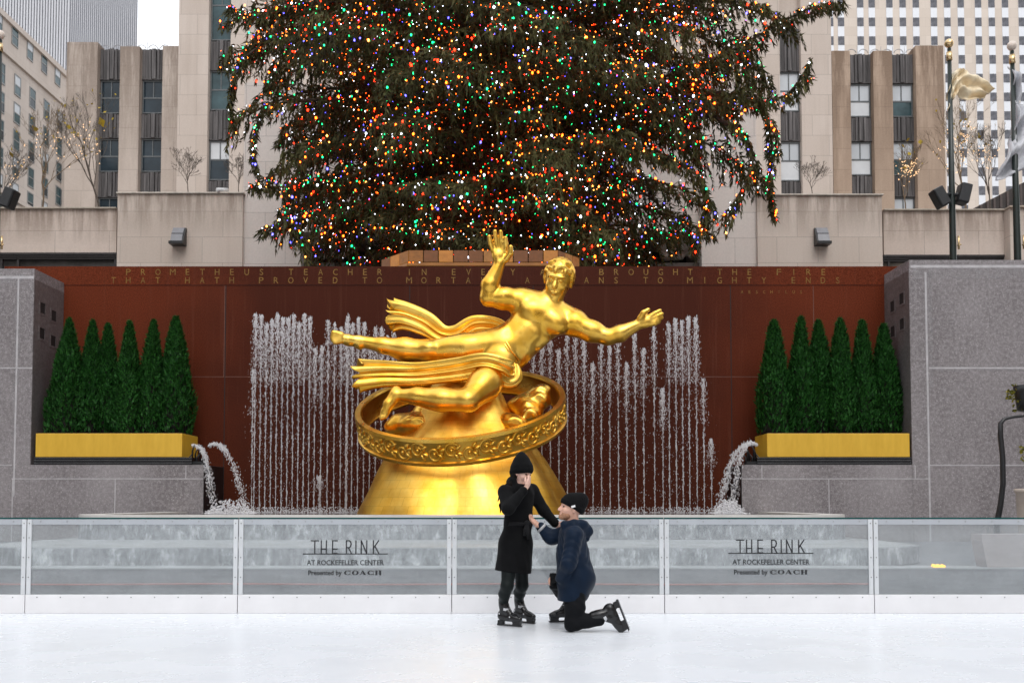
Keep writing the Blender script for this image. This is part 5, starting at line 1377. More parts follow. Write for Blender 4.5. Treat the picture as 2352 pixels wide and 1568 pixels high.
# hanging sprays of needles
C = []; D = []; LEN = []; WID = []; STR = []       # needle tufts and the strand points the lights hang on
for i, L in enumerate(limbs):
    hnd = i >= nb
    seg = np.linalg.norm(np.diff(L, axis=0), axis=1); tot = seg.sum(); cum = np.concatenate([[0], np.cumsum(seg)])
    ns = int(tot*((44 if i - nb in (0, 1) else 28) if hnd else 24.0))
    for k in range(ns):
        u = (k + gt.random())/ns
        if u < (0.12 if not hnd else 0.25): continue
        s = u*tot; j = min(np.searchsorted(cum, s)-1, len(seg)-1); f = (s - cum[j])/seg[j]
        p = L[j]*(1-f) + L[j+1]*f; tg = L[min(j+1, len(L)-1)] - L[j]; tg = tg/np.linalg.norm(tg)
        side = np.array([-tg[1], tg[0], 0]); side /= np.linalg.norm(side) + 1e-6
        wmax = (1.25*math.sin(min(1, (1.02-u)*2.2)*math.pi/2) + 0.06) if not hnd else ((0.75 if i - nb in (0, 1) else 0.42)*math.sin(min(1, (1.02-u)*2.2)*math.pi/2) + 0.05)
        off = gt.uniform(-1, 1)*wmax
        start = p + side*off + tg*abs(off)*0.45 + np.array([0, 0, -0.16*abs(off) + gt.normal(0, 0.05)])
        drop = (0.25 + 0.85*gt.random()**1.3)*(0.75 if hnd else 1.0)*(0.65 + 0.5*math.sin(9*u + i))
        if start[2] < 6.1: drop *= 0.4
        m = max(2, int(drop/0.12))
        q_ = start.copy(); dr = np.array([0, 0, -1.0]) + 0.35*tg + gt.normal(0, 0.12, 3); dr /= np.linalg.norm(dr)
        for a in range(m):
            for b in range(3):
                d = dr + gt.normal(0, 0.36, 3); d /= np.linalg.norm(d)
                C.append(q_ + d*0.06); D.append(d); LEN.append(0.13 + 0.13*gt.random()); WID.append(0.017 + 0.016*gt.random())
            if a % 3 == 0: STR.append((q_[0], q_[1], q_[2], i))
            q_ = q_ + dr*0.12; dr = dr + np.array([0, 0, -0.12]) + gt.normal(0, 0.07, 3); dr /= np.linalg.norm(dr)
        # shoots along the twig itself
        t1 = np.linspace(0, 1, max(2, int(abs(off)/0.1)))
        for a in t1:
            d = side*np.sign(off) + tg*0.5 + gt.normal(0, 0.35, 3); d /= np.linalg.norm(d)
            C.append(p + (start - p)*a); D.append(d); LEN.append(0.13 + 0.10*gt.random()); WID.append(0.020 + 0.018*gt.random())
C = np.array(C); D = np.array(D); LEN = np.array(LEN)[:, None]; WID = np.array(WID)[:, None]
n = len(C); print('tufts', n)
sd_ = np.cross(D, gt.normal(0, 1, (n, 3))); sd_ /= np.linalg.norm(sd_, axis=1)[:, None] + 1e-6
V = np.stack([C - D*LEN*0.5, C + sd_*WID - D*LEN*0.05, C + D*LEN*0.75, C - sd_*WID - D*LEN*0.05], 1).reshape(-1, 3)
def needle_mat():
    t = NT('spruce_needles'); f = t.noise(0.9, 4, 0.6); g_ = t.noise(7, 3, 0.6)
    c = t.mix(0.5, t.ramp(f, [(0.35, (0.022, 0.019, 0.008)), (0.5, (0.055, 0.056, 0.020)), (0.66, (0.14, 0.125, 0.045))]), t.ramp(g_, [(0.38, (0.024, 0.017, 0.008)), (0.66, (0.12, 0.118, 0.043))]))
    t.set(Base_Color=c, Roughness=0.65); t.b.inputs['Specular IOR Level'].default_value = 0.15; return t.m
link('crown', np_mesh('crown', V, np.arange(4*n).reshape(-1, 4)), needle_mat(), tree)

# ------------------------------------------------------------------ coloured lights on the spruce
LC = [('red', (1.0, 0.018, 0.004), 0.19), ('orange', (1.0, 0.10, 0.006), 0.27), ('gold', (1.0, 0.30, 0.05), 0.12), ('white', (0.80, 0.86, 1.0), 0.17), ('green', (0.006, 0.60, 0.15), 0.15), ('blue', (0.10, 0.09, 1.0), 0.10)]
def lamp_mat(nm, col, st):
    t = NT('bulb_' + nm); t.set(Base_Color=tuple(0.5*c for c in col), Emission_Color=col, Roughness=0.3); t.b.inputs['Emission Strength'].default_value = st; return t.m
LM = [lamp_mat(a, b, {'white': 7.0, 'orange': 13.0, 'gold': 9.0, 'red': 11.0, 'green': 7.0, 'blue': 7.0}[a]) for a, b, _ in LC]
S_ = np.array(STR); sel = gt.permutation(len(S_))
# keep lights that sit on the camera side or anywhere near the outline
dens = gt.gamma(0.9, 1.0, 4096); cell_ = np.floor(S_[:, :3]/0.8).astype(int); hsh = (cell_[:, 0]*73 + cell_[:, 1]*19 + cell_[:, 2]*199) % 4096
keep = gt.random(len(S_)) < 0.15 + 0.85*np.clip(dens[hsh], 0, 1.4)/1.4
front = (S_[:, 1] < YTR + 1.5) & keep
sel = np.array([k for k in sel if front[k] and S_[k, 2] < 18.3])
NL = 13500; sel = sel[:NL]
pos = S_[sel, :3] + gt.normal(0, 0.03, (NL, 3)) + np.array([0, -0.03, 0])
bias = {}
col = np.zeros(NL, int); pr = np.array([c[2] for c in LC])
for k in range(NL):
    cell = tuple(np.floor(pos[k]/1.1).astype(int))
    if cell not in bias: b_ = pr*gt.gamma(1.3, 1, 6); bias[cell] = b_/b_.sum()
    col[k] = gt.choice(6, p=0.55*pr/pr.sum() + 0.45*bias[cell])
size = 0.008 + 0.025*gt.random(NL)**3.0
dist = np.linalg.norm(pos - np.array([CAMX, 0, CAMH]), axis=1)
show = np.argsort(-(size/dist) + 0.00003*pos[:, 1])
inview = [k for k in show if 6.3 < pos[k, 2] < 16.3]
big = set(inview[:300])
ICO = None
import bmesh
bm = bmesh.new(); bmesh.ops.create_icosphere(bm, subdivisions=1, radius=1.0); bm.verts.index_update()
IV = np.array([v.co[:] for v in bm.verts]); IF = np.array([[v.index for v in f.verts] for f in bm.faces]); bm.free()
IV[:, 2] *= 1.35
rest = [k for k in range(NL) if k not in big]
V = (pos[rest][:, None, :] + IV[None]*size[rest][:, None, None]).reshape(-1, 3); F = (IF[None] + len(IV)*np.arange(len(rest))[:, None, None]).reshape(-1, 3)
o = link('fairy_lights', np_mesh('fairy_lights', V, F, True, np.repeat(col[rest], len(IF))), LM)
_tag(o, 'thousands of small coloured lights scattered over the spruce', 'lights', kind='stuff')
lmesh = []
for (nm, c_, p_), m_ in zip(LC, LM):
    me = np_mesh('fairy_light', IV, IF, True); me.materials.append(m_); lmesh.append(me)
for k in sorted(big):
    o = bpy.data.objects.new('fairy_light', lmesh[col[k]]); scene.collection.objects.link(o); o.location = pos[k]; o.scale = (size[k],)*3
    _tag(o, 'larger glowing %s light among the thousands on the spruce' % LC[col[k]][0], 'light', 'larger %s lights on the spruce' % LC[col[k]][0])

# ------------------------------------------------------------------ gilded fence round the tree's foot; its lit look is put in as emission
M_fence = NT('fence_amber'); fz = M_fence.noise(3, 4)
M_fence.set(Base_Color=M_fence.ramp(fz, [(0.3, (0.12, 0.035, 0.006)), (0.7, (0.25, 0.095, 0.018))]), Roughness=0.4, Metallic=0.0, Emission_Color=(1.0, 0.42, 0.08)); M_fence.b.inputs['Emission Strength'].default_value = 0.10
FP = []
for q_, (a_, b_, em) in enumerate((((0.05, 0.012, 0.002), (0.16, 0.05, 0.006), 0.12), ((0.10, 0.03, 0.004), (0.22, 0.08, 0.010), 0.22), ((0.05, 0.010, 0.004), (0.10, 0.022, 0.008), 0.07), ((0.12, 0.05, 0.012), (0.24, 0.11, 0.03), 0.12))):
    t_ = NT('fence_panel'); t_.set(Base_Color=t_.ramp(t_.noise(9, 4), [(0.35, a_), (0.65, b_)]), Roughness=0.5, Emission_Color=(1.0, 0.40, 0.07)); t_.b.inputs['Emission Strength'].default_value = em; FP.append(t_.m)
YFN = 24.6
root = thing('tree_fence', 'low golden panelled fence round the foot of the lit spruce', 'fence', (PX(1105, YFN, 590), YFN, 5.2))
zt, zb_ = PZ(575, YFN), PZ(601, YFN)
path = [(876, 580, 25.6), (938, 574, 24.6), (1282, 573, 24.6), (1331, 580, 25.4)]
pt = [Vector((PX(a, Y, b), Y, 0)) for a, b, Y in path]
bt = MB()
for a, b in zip(pt[:-1], pt[1:]):
    L = (b - a).length; d = (b - a).normalized(); nn = max(3, int(L/0.34)); nrm = Vector((d.y, -d.x, 0))
    for k in range(nn):
        s0, s1 = a + d*(L*k/nn + 0.012), a + d*(L*(k+1)/nn - 0.012)
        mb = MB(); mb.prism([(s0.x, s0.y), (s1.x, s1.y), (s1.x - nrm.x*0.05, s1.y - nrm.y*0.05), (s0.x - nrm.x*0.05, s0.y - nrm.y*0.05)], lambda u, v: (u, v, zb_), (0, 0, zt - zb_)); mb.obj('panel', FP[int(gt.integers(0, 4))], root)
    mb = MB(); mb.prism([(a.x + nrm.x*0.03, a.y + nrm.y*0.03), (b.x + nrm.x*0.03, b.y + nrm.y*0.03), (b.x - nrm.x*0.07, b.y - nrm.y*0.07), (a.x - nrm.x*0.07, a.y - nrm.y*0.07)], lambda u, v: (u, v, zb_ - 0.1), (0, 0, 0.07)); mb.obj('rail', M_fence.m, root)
    bt.prism([(a.x, a.y), (b.x, b.y), (b.x - nrm.x*0.05, b.y - nrm.y*0.05), (a.x - nrm.x*0.05, a.y - nrm.y*0.05)], lambda u, v: (u, v, 5.2), (0, 0, zb_ - 5.31))
bt.obj('base', M_bark, root)

# ------------------------------------------------------------------ bare young trees on the plaza and terraces
M_twig = plain('twig', (0.085, 0.068, 0.055), 0.8, var=0.3); M_twiggold = plain('twig_pale', (0.17, 0.12, 0.075), 0.8, var=0.3)
M_yleaf = hedge_mat('autumn_leaf', (0.35, 0.25, 0.02), (0.5, 0.33, 0.03), (0.6, 0.45, 0.05))
M_warm = lamp_mat('warm', (1.0, 0.62, 0.32), 1.1)
def bare_tree(px, pbase, ptop, Y, lab, spread, seed, leaves=0, mat=None, lights=0, zbase=None, depth=6):
    g = np.random.default_rng(seed); b = P(px, pbase, Y); top = P(px, ptop, Y); H = top.z - b.z
    z0 = b.z if zbase is None else zbase
    root = thing('bare_tree', lab, 'tree', (b.x, Y, z0), 'bare trees beside the lit spruce'); mb = MB(); tips = []; r0 = 0.008*H + 0.008
    if zbase is not None: mb.tube([(b.x, Y, z0), (b.x, Y, b.z)], [r0*1.25, r0], 7)
    def grow(p, d, L, r, lv):
        pts = [p]; dd = d.copy()
        for k in range(4):
            dd = dd + g.normal(0, 0.10, 3) + np.array([0, 0, 0.05]); dd /= np.linalg.norm(dd); pts.append(pts[-1] + dd*L/4)
        mb.tube([tuple(x) for x in pts], list(np.linspace(r, r*0.6, 5)), 5 if lv < 2 else 4, False); tips.extend(pts[2:] if lv > 1 else [])
        if lv >= depth: return
        for k in range((3 if lv < 3 else 2) if lv else 5):
            ang = g.uniform(0, 2*np.pi); sp_ = spread*(0.7 + 0.6*g.random())
            nd = dd + sp_*np.array([math.cos(ang), 0.7*math.sin(ang), 0.12*g.random()]); nd /= np.linalg.norm(nd)
            grow(pts[-1 if k < 2 else 2 + k % 2], nd, L*(0.62 + 0.2*g.random()), max(0.0055, r*0.58), lv+1)
    grow(np.array([b.x, Y, b.z]), np.array([0, 0, 1.0]), H*0.36, r0, 0)
    mb.obj('branches', mat or M_twig, root)
    tips = np.array(tips)
    if leaves:
        c = tips[g.integers(0, len(tips), leaves)]; d = g.normal(0, 1, (leaves, 3))*0.035; e = np.cross(d, g.normal(0, 1, (leaves, 3)))*0.6
        link('leaves', np_mesh('leaves', np.stack([c - d, c + e, c + d, c - e], 1).reshape(-1, 3), np.arange(4*leaves).reshape(-1, 4)), M_yleaf, root)
    if lights:
        c = tips[g.integers(0, len(tips), lights)]*0.7 + np.array([b.x, Y - 0.05, b.z + H*0.2])*0.3
        V, F = drops(c, np.full((lights, 3), 0.026)); o = link('string_lights', np_mesh('string_lights', V, F), M_warm, root); o['kind'] = 'stuff'
YA = 40.0
bare_tree(98, 478, 270, YA, 'bare forked tree with warm lights in front of the receding left building', 0.42, 3, 40, M_twiggold, 30)
bare_tree(228, 478, 230, YA, 'tall bare tree with a few yellow leaves in front of the left stained wing', 0.40, 8, 60, M_twig, 45)
bare_tree(5, 480, 330, YA, 'bare tree cut by the left picture edge above the terrace', 0.45, 12, 10, M_twig, 20)
bare_tree(432, 441, 352, 38.0, 'small bare tree on the left terrace beside the white-blind window strip', 0.6, 5, 0, None, 0)
bare_tree(548, 441, 362, 38.0, 'small bare tree on the left terrace half hidden by the spruce', 0.6, 9, 0, None, 0)
bare_tree(1866, 446, 370, 38.0, 'small bare tree on the right terrace beside the pale window', 0.6, 15, 0, None, 0)
bare_tree(2080, 480, 345, YA, 'bare tree wound with warm lights in front of the right brown wing', 0.45, 18, 16, M_twiggold, 80)
bare_tree(2218, 482, 250, YA + 1, 'bare tree with yellow leaves and lights right of the gold flag pole', 0.40, 23, 45, M_twiggold, 90)
bare_tree(2275, 484, 300, YA + 1, 'thin bare tree in front of the high-rise, left of the edge flagpole', 0.42, 29, 20, M_twig, 40)

# ------------------------------------------------------------------ the couple on the ice
def skin(name, col):
    t = NT(name); t.set(Base_Color=t.ramp(t.noise(18, 3), [(0.3, tuple(c*0.9 for c in col)), (0.7, tuple(min(1, c*1.08) for c in col))]), Roughness=0.5)
    t.b.inputs['Subsurface Weight'].default_value = 0.12; t.b.inputs['Subsurface Radius'].default_value = (0.01, 0.004, 0.002); return t.m
M_skin = skin('skin_pale', (0.72, 0.45, 0.36)); M_skin2 = skin('skin_ruddy', (0.68, 0.39, 0.29))
def fabric(name, col, rough=0.85, weave=300, var=0.25, sheen=0.02):
    t = NT(name); f = t.noise(9, 4, 0.6)
    t.set(Base_Color=t.ramp(f, [(0.3, tuple(c*(1-var) for c in col)), (0.7, tuple(c*(1+var) for c in col))]), Roughness=rough)
    t.b.inputs['Sheen Weight'].default_value = sheen; t.b.inputs['Specular IOR Level'].default_value = 0.12
    t.bump(t.noise(weave, 2), 0.25, 0.002); return t.m
M_coat = fabric('black_wool', (0.004, 0.0042, 0.0048)); M_knit = fabric('black_knit', (0.004, 0.004, 0.0045), weave=160)
M_navy = fabric('navy_shell', (0.0034, 0.011, 0.027), 0.55, 200, 0.2, 0.05); M_trous = fabric('black_trousers', (0.005, 0.0055, 0.007), 0.75)
M_legg = fabric('dark_leggings', (0.009, 0.012, 0.012), 0.5, sheen=0.0)
M_boot = plain('skate_boot', (0.010, 0.010, 0.011), 0.25, var=0.2); M_hold = plain('skate_holder', (0.012, 0.012, 0.013), 0.35)
M_steel = plain('blade_steel', (0.55, 0.56, 0.58), 0.25, 0.9); M_strap = plain('strap_grey', (0.55, 0.56, 0.58), 0.45, var=0.15)
M_hair = plain('dark_hair', (0.006, 0.0045, 0.004), 0.85, var=0.3, scale=40, spec=0.1); M_beard = plain('ginger_beard', (0.38, 0.19, 0.11), 0.7, var=0.25, scale=60)
M_eye = plain('eye_dark', (0.02, 0.015, 0.012), 0.2); M_tag = plain('white_tag', (0.75, 0.75, 0.75), 0.6, var=0.03)

def hand(S, wrist, d, nrm, curl=0.5, thumb=1, spread=0.10, k=0.012, sc=1.0, fat=0.0):
    """palm, four bent fingers and a thumb; d = towards the finger tips, nrm = out of the palm, thumb side = thumb * (nrm x d)"""
    w_ = np.array(wrist, float); d = np.array(d, float); d /= np.linalg.norm(d); nrm = np.array(nrm, float); nrm -= d*(nrm @ d); nrm /= np.linalg.norm(nrm)
    lat = np.cross(nrm, d)*thumb
    S.ell(w_ + d*0.048*sc, (0.052*sc + fat, 0.040*sc + fat, 0.017*sc + fat), np.stack([d, lat, nrm], 1), 0.02)
    for i, (o_, L) in enumerate(((0.030, 0.070), (0.010, 0.080), (-0.010, 0.076), (-0.029, 0.060))):
        a = curl*(0.9 + 0.12*i); root = w_ + (d*(0.088 - 0.004*abs(i-1.2)) + lat*o_)*sc
        d1 = d*math.cos(a*0.5) + nrm*math.sin(a*0.5) + lat*o_*spread*20; d1 /= np.linalg.norm(d1)
        d2 = d1*math.cos(a*0.8) + nrm*math.sin(a*0.8); d2 /= np.linalg.norm(d2); d3 = d2*math.cos(a*0.6) + nrm*math.sin(a*0.6); d3 /= np.linalg.norm(d3)
        p1 = root + d1*L*0.45*sc; p2 = p1 + d2*L*0.32*sc; p3 = p2 + d3*L*0.25*sc
        S.chain([root - d*0.02, root, p1, p2, p3], [0.0105*sc + fat, 0.0100*sc + fat, 0.0092*sc + fat, 0.0085*sc + fat, 0.0072*sc + fat], 0.006)
    b = w_ + (d*0.022 + lat*0.032)*sc; d1 = d*0.75 + lat*0.6 + nrm*0.25; d1 /= np.linalg.norm(d1); d2 = d + lat*0.1 + nrm*0.35; d2 /= np.linalg.norm(d2)
    S.chain([b, b + d1*0.035*sc, b + d1*0.035*sc + d2*0.028*sc, b + d1*0.035*sc + d2*0.05*sc], [0.013*sc + fat, 0.0115*sc + fat, 0.0100*sc + fat, 0.0080*sc + fat], 0.01)

def head(S, c, f, u, sc=1.0, neck=None):
    """skull, jaw, brow, nose, lips, eyes' hollows and ears; c = middle of the head; returns a local-frame helper"""
    H = axes(f, u); c = np.array(c, float)
    hp = lambda a, b, d: c + (H[:, 0]*a + H[:, 1]*b + H[:, 2]*d)*sc
    S.ell(hp(-0.012, 0, 0.028), (0.098*sc, 0.077*sc, 0.092*sc), H, 0.02)
    S.ell(hp(0.020, 0, -0.035), (0.074*sc, 0.063*sc, 0.082*sc), H, 0.03)
    S.ell(hp(0.066, 0, -0.098), (0.024*sc, 0.026*sc, 0.018*sc), H, 0.03)
    for s in (-1, 1):
        S.ell(hp(0.060, s*0.040, -0.03), (0.026*sc, 0.026*sc, 0.024*sc), H, 0.02)
        S.ell(hp(0.093, s*0.032, 0.004), (0.018*sc, 0.020*sc, 0.011*sc), H, 0.01, cut=True)
        S.ell(hp(-0.012, s*0.077, -0.012), (0.018*sc, 0.009*sc, 0.03*sc), H, 0.008)
    S.ell(hp(0.082, 0, 0.020), (0.014*sc, 0.052*sc, 0.010*sc), H, 0.012)
    S.chain([hp(0.090, 0, 0.004), hp(0.112, 0, -0.034)], [0.009*sc, 0.0135*sc], 0.01)
    S.ell(hp(0.097, 0, -0.037), (0.012*sc, 0.020*sc, 0.009*sc), H, 0.008)
    S.ell(hp(0.090, 0, -0.061), (0.012*sc, 0.025*sc, 0.006*sc), H, 0.006); S.ell(hp(0.087, 0, -0.074), (0.012*sc, 0.021*sc, 0.007*sc), H, 0.006)
    return hp, H
def eyes(root, hp, H):
    for s in (-1, 1):
        S = Sculpt(hp(0.084, s*0.032, 0.004) - 0.03, hp(0.084, s*0.032, 0.004) + 0.03, 0.003)
        S.ell(hp(0.079, s*0.032, 0.004), (0.010, 0.014, 0.006), H, 0); S.obj('eye', M_eye, root)

def skate(root, M, lab=None):
    """ice skate: boot > holder, blade, straps; M maps its frame (x toe, z up, blade on z=0) to the place"""
    S = Sculpt((-0.2, -0.09, 0.03), (0.24, 0.09, 0.40), 0.006)
    S.chain([(-0.095, 0, 0.115), (0.0, 0, 0.105), (0.10, 0, 0.10), (0.160, 0, 0.094)], [0.042, 0.042, 0.045, 0.035], 0.03)
    S.chain([(-0.075, 0, 0.125), (-0.06, 0, 0.20), (-0.068, 0, 0.26), (-0.078, 0, 0.315)], [0.044, 0.046, 0.050, 0.054], 0.04)
    S.chain([(0.06, 0, 0.12), (0.0, 0, 0.17), (-0.04, 0, 0.24)], [0.036, 0.038, 0.040], 0.03)
    S.ell((-0.115, 0, 0.13), (0.03, 0.035, 0.05), None, 0.02)
    S.below(0.062); S.above(0.345)
    for z in (0.30, 0.27): S.wrinkle(0.0, lambda X, Y, Z: 0*X)
    me = S.mesh('skate'); me.transform(M); boot = link('skate', me, M_boot, root)
    if lab: boot['label'] = lab
    def part(name, mb, mat): m = mb.mesh(name); m.transform(M); return link(name, m, mat, boot)
    mb = MB()
    for poly, hw_ in (([(-0.135, 0.072), (-0.140, 0.030), (-0.150, 0.026), (-0.062, 0.026), (-0.068, 0.050), (-0.050, 0.072)], 0.026), ([(0.060, 0.072), (0.078, 0.050), (0.072, 0.026), (0.175, 0.026), (0.185, 0.072)], 0.026),
                      ([(-0.155, 0.0255), (-0.150, 0.009), (0.185, 0.009), (0.203, 0.0255)], 0.016)):
        mb.prism(poly[::-1], lambda u, v: (u, -hw_, v), (0, 2*hw_, 0))
    part('holder', mb, M_hold)
    mb = MB(); mb.prism([(-0.150, 0.010), (-0.155, 0.004), (-0.14, 0.0), (0.17, 0.0), (0.195, 0.006), (0.20, 0.010)][::-1], lambda u, v: (u, -0.004, v), (0, 0.008, 0)); part('blade', mb, M_steel)
    for (x, z, r, tl) in ((-0.070, 0.275, 0.0545, 0.0), (-0.030, 0.20, 0.052, 0.5)):
        mb = MB(); pts = []
        for k in range(17):
            t = -2.1 + 4.2*k/16; pts.append((x + r*1.02*math.cos(t), r*0.98*math.sin(t), z - tl*r*(math.cos(t) - 1)*0.3))
        n_ = len(pts); vs = [(a, b, c + s*0.015) for a, b, c in pts for s in (-1, 1)]
        mb.add(vs + [(x + (a - x)*1.05, b*1.06, c) for a, b, c in vs], [(2*i, 2*i+2, 2*i+3, 2*i+1) for i in range(n_-1)] + [(2*n_ + 2*i, 2*n_ + 2*i+1, 2*n_ + 2*i+3, 2*n_ + 2*i+2) for i in range(n_-1)]
               + [(2*i, 2*n_+2*i, 2*n_+2*i+2, 2*i+2) for i in range(n_-1)] + [(2*i+1, 2*i+3, 2*n_+2*i+3, 2*n_+2*i+1) for i in range(n_-1)])
        part('strap', mb, M_strap)
    for (x, y, z) in ((-0.1, -0.05, 0.15), (0.05, -0.049, 0.12)):
        mb = MB(); mb.ball((x, y, z), (0.010, 0.006, 0.010), 8, 6); part('rivet', mb, M_strap)
    return boot
def frame(toe, up, at, local):
    """matrix taking local point to 'at', x axis to toe, z axis to up"""
    A = axes(toe, up); M = Matrix([[*A[i], 0] for i in range(3)] + [[0, 0, 0, 1]])
    return Matrix.Translation(Vector(at) - (M @ Vector(local))) @ M
folds = lambda ax, ay, az, ph: (lambda X, Y, Z: np.sin(ax*X + ay*Y + az*Z + ph + 1.3*np.sin(17*Z + 9*X))*0.6 + np.sin(0.6*ax*X - 1.4*ay*Y + 0.5*az*Z + 2*ph)*0.4)

# --- standing woman
YWm = 10.0
W = lambda px, py, d=0.0: np.array(P(px, py, YWm + d))
fn, ff = ground_at(1166, 1437.5), ground_at(1203, 1430)
root = thing('person', 'standing person in long black coat and beanie covering their mouth with one hand', 'person', tuple((fn + ff)/2), 'couple on the ice')
ank_n = np.array([W(1157, 1395, 0)[0], fn.y + 0.02, 0.215]); ank_f = np.array([W(1193, 1388, 0)[0], ff.y + 0.02, 0.215])
hc = W(1199, 1086, -0.02); f_, u_ = (0.78, -0.60, -0.26), (0.22, -0.10, 1.0)
S = Sculpt(W(1120, 1432, 0)*[1, 0, 0] + [0, YWm - 0.75, 0.05], W(1310, 1050, 0)*[1, 0, 1] + [0, YWm + 0.45, 0.05], 0.0062)
hp, H = head(S, hc, f_, u_, 0.98)
S.cone(W(1190, 1116, 0.02), hc + np.array([0, 0, -0.06]), 0.052, 0.05, 0.03)
S.slab(W(1192, 1132, 0.0), W(1190, 1200, 0.02), (0.155, 0.10), (0.115, 0.09), (0.75, 0.65, 0), 0.05)
S.slab(W(1190, 1200, 0.02), W(1183, 1262, 0.02), (0.115, 0.09), (0.155, 0.11), (0.75, 0.65, 0), 0.05)
sn, sf = W(1160, 1130, -0.15), W(1222, 1127, 0.13)
en, wn = W(1167, 1168, -0.33), W(1206, 1122, -0.19)
S.chain([sn, en, wn], [0.052, 0.042, 0.026], 0.03)
mouth = hp(0.10, 0, -0.06)
hd_ = np.array([0.16, 0.05, 1.0])
hand(S, wn + np.array([0.012, 0.0, 0.008]), hp(0.115, 0.01, 0.0) - wn + np.array([0.0, 0.0, 0.02]), -np.array(f_), 0.30, -1, 0.06, sc=0.95)
ef, wf = W(1249, 1172, 0.10), W(1277, 1204, 0.06)
S.chain([sf, ef, wf], [0.05, 0.041, 0.026], 0.03)
hand(S, wf, (0.75, -0.05, -0.35), (0, -1, -0.3), 0.5, 1, 0.05, sc=0.95)
for hip, knee, ank in ((W(1172, 1270, -0.06), W(1165, 1344, -0.12), ank_n), (W(1196, 1270, 0.08), W(1199, 1344, 0.10), ank_f)):
    S.chain([hip, knee, (knee*0.55 + ank*0.45) + np.array([-0.012, 0, 0]), ank, ank - np.array([0, 0, 0.1])], [0.068, 0.044, 0.042, 0.032, 0.028], 0.03)
S.obj('body', M_skin, root)
eyes(root, hp, H)
# leggings
for nm, hip, knee, ank in (('n', W(1172, 1275, -0.06), W(1165, 1344, -0.12), ank_n), ('f', W(1196, 1275, 0.08), W(1199, 1344, 0.10), ank_f)):
    S = Sculpt(np.minimum(hip, ank) - 0.14, np.maximum(hip, ank) + 0.14, 0.0062)
    S.chain([hip, knee, (knee*0.55 + ank*0.45) + np.array([-0.012, 0, 0]), ank + np.array([0, 0, 0.02])], [0.086, 0.060, 0.055, 0.045], 0.03)
    S.wrinkle(0.0016, folds(24, 24, 60, 1.0 if nm == 'n' else 2.0)); S.obj('legging', M_legg, root)
# coat: body, sleeves, collar, belt
S = Sculpt(W(1105, 1345, 0)*[1, 0, 0] + [0, YWm - 0.6, W(1105, 1330, 0)[2]], W(1300, 1085, 0)*[1, 0, 1] + [0, YWm + 0.42, 0], 0.0065)
sd3 = (0.80, 0.60, 0)
S.slab(W(1193, 1136, 0.0), W(1191, 1196, 0.01), (0.165, 0.115), (0.136, 0.108), sd3, 0.06)
S.slab(W(1191, 1196, 0.01), W(1184, 1250, 0.01), (0.136, 0.108), (0.172, 0.150), sd3, 0.06)
S.slab(W(1184, 1250, 0.01), W(1178, 1330, 0.0), (0.172, 0.150), (0.190, 0.185), sd3, 0.04)
S.cone(sn, sf, 0.062, 0.062, 0.06)
S.chain([sn, en, en*0.12 + wn*0.88], [0.072, 0.060, 0.046], 0.03); S.chain([sf, ef, ef*0.1 + wf*0.9], [0.068, 0.056, 0.045], 0.03)
S.chain([W(1176, 1118, -0.06), W(1192, 1122, -0.09), W(1206, 1120, -0.04), W(1208, 1117, 0.05)], [0.045, 0.042, 0.038, 0.04], 0.03)
S.cone(W(1181, 1112, 0.04), W(1196, 1116, 0.06), 0.06, 0.05, 0.04); S.chain([W(1178, 1104, -0.07), W(1177, 1106, 0.02), W(1188, 1106, 0.08)], [0.042, 0.052, 0.045], 0.03)
zhem = W(1178, 1312, 0)[2]
Zg = S.ax[2][None, None, :]; Xg = S.ax[0][:, None, None]
S.wrinkle(0.0038, folds(30, 26, 12, 0.4)); S.wrinkle(0.0030, lambda X, Y, Z: np.sin(58*X + 50*Y + 4*np.sin(8*Z))*np.clip((1.0 - Z)*2.2, 0, 1))
S.F = np.maximum(S.F, (zhem - 0.10*(Xg - W(1178, 1312, 0)[0]) - Zg).astype(np.float32))
coat = S.obj('coat', M_coat, root)
wz_ = W(1190, 1203, 0.0); mb = MB(); pts = []
for k in range(41):
    t = 2*math.pi*k/40; u2 = np.array(sd3)/1.0; v2 = np.array([-0.6, 0.8, 0]); pts.append(wz_ + u2*0.139*math.cos(t) + v2*0.113*math.sin(t) + np.array([0, 0, 0.006*math.sin(2*t)]))
vs = []
for p in pts: vs += [p + np.array([0, 0, -0.019]), p + np.array([0, 0, 0.019])]
mb.add(vs, [(2*i, 2*i+2, 2*i+3, 2*i+1) for i in range(40)], True)
kn = W(1211, 1201, -0.135); mb.ball(kn, (0.024, 0.016, 0.022), 10, 7); mb.tube([kn, kn + np.array([0.005, -0.005, -0.07]), kn + np.array([0.012, 0.0, -0.15])], [0.012, 0.014, 0.012], 6); mb.tube([kn, kn + np.array([-0.02, -0.004, -0.06]), kn + np.array([-0.028, 0.0, -0.12])], [0.011, 0.013, 0.011], 6)
b = mb.obj('belt', fabric('belt_cloth', (0.012, 0.012, 0.013)), coat); so = b.modifiers.new('thick', 'SOLIDIFY'); so.thickness = 0.008; so.offset = 1
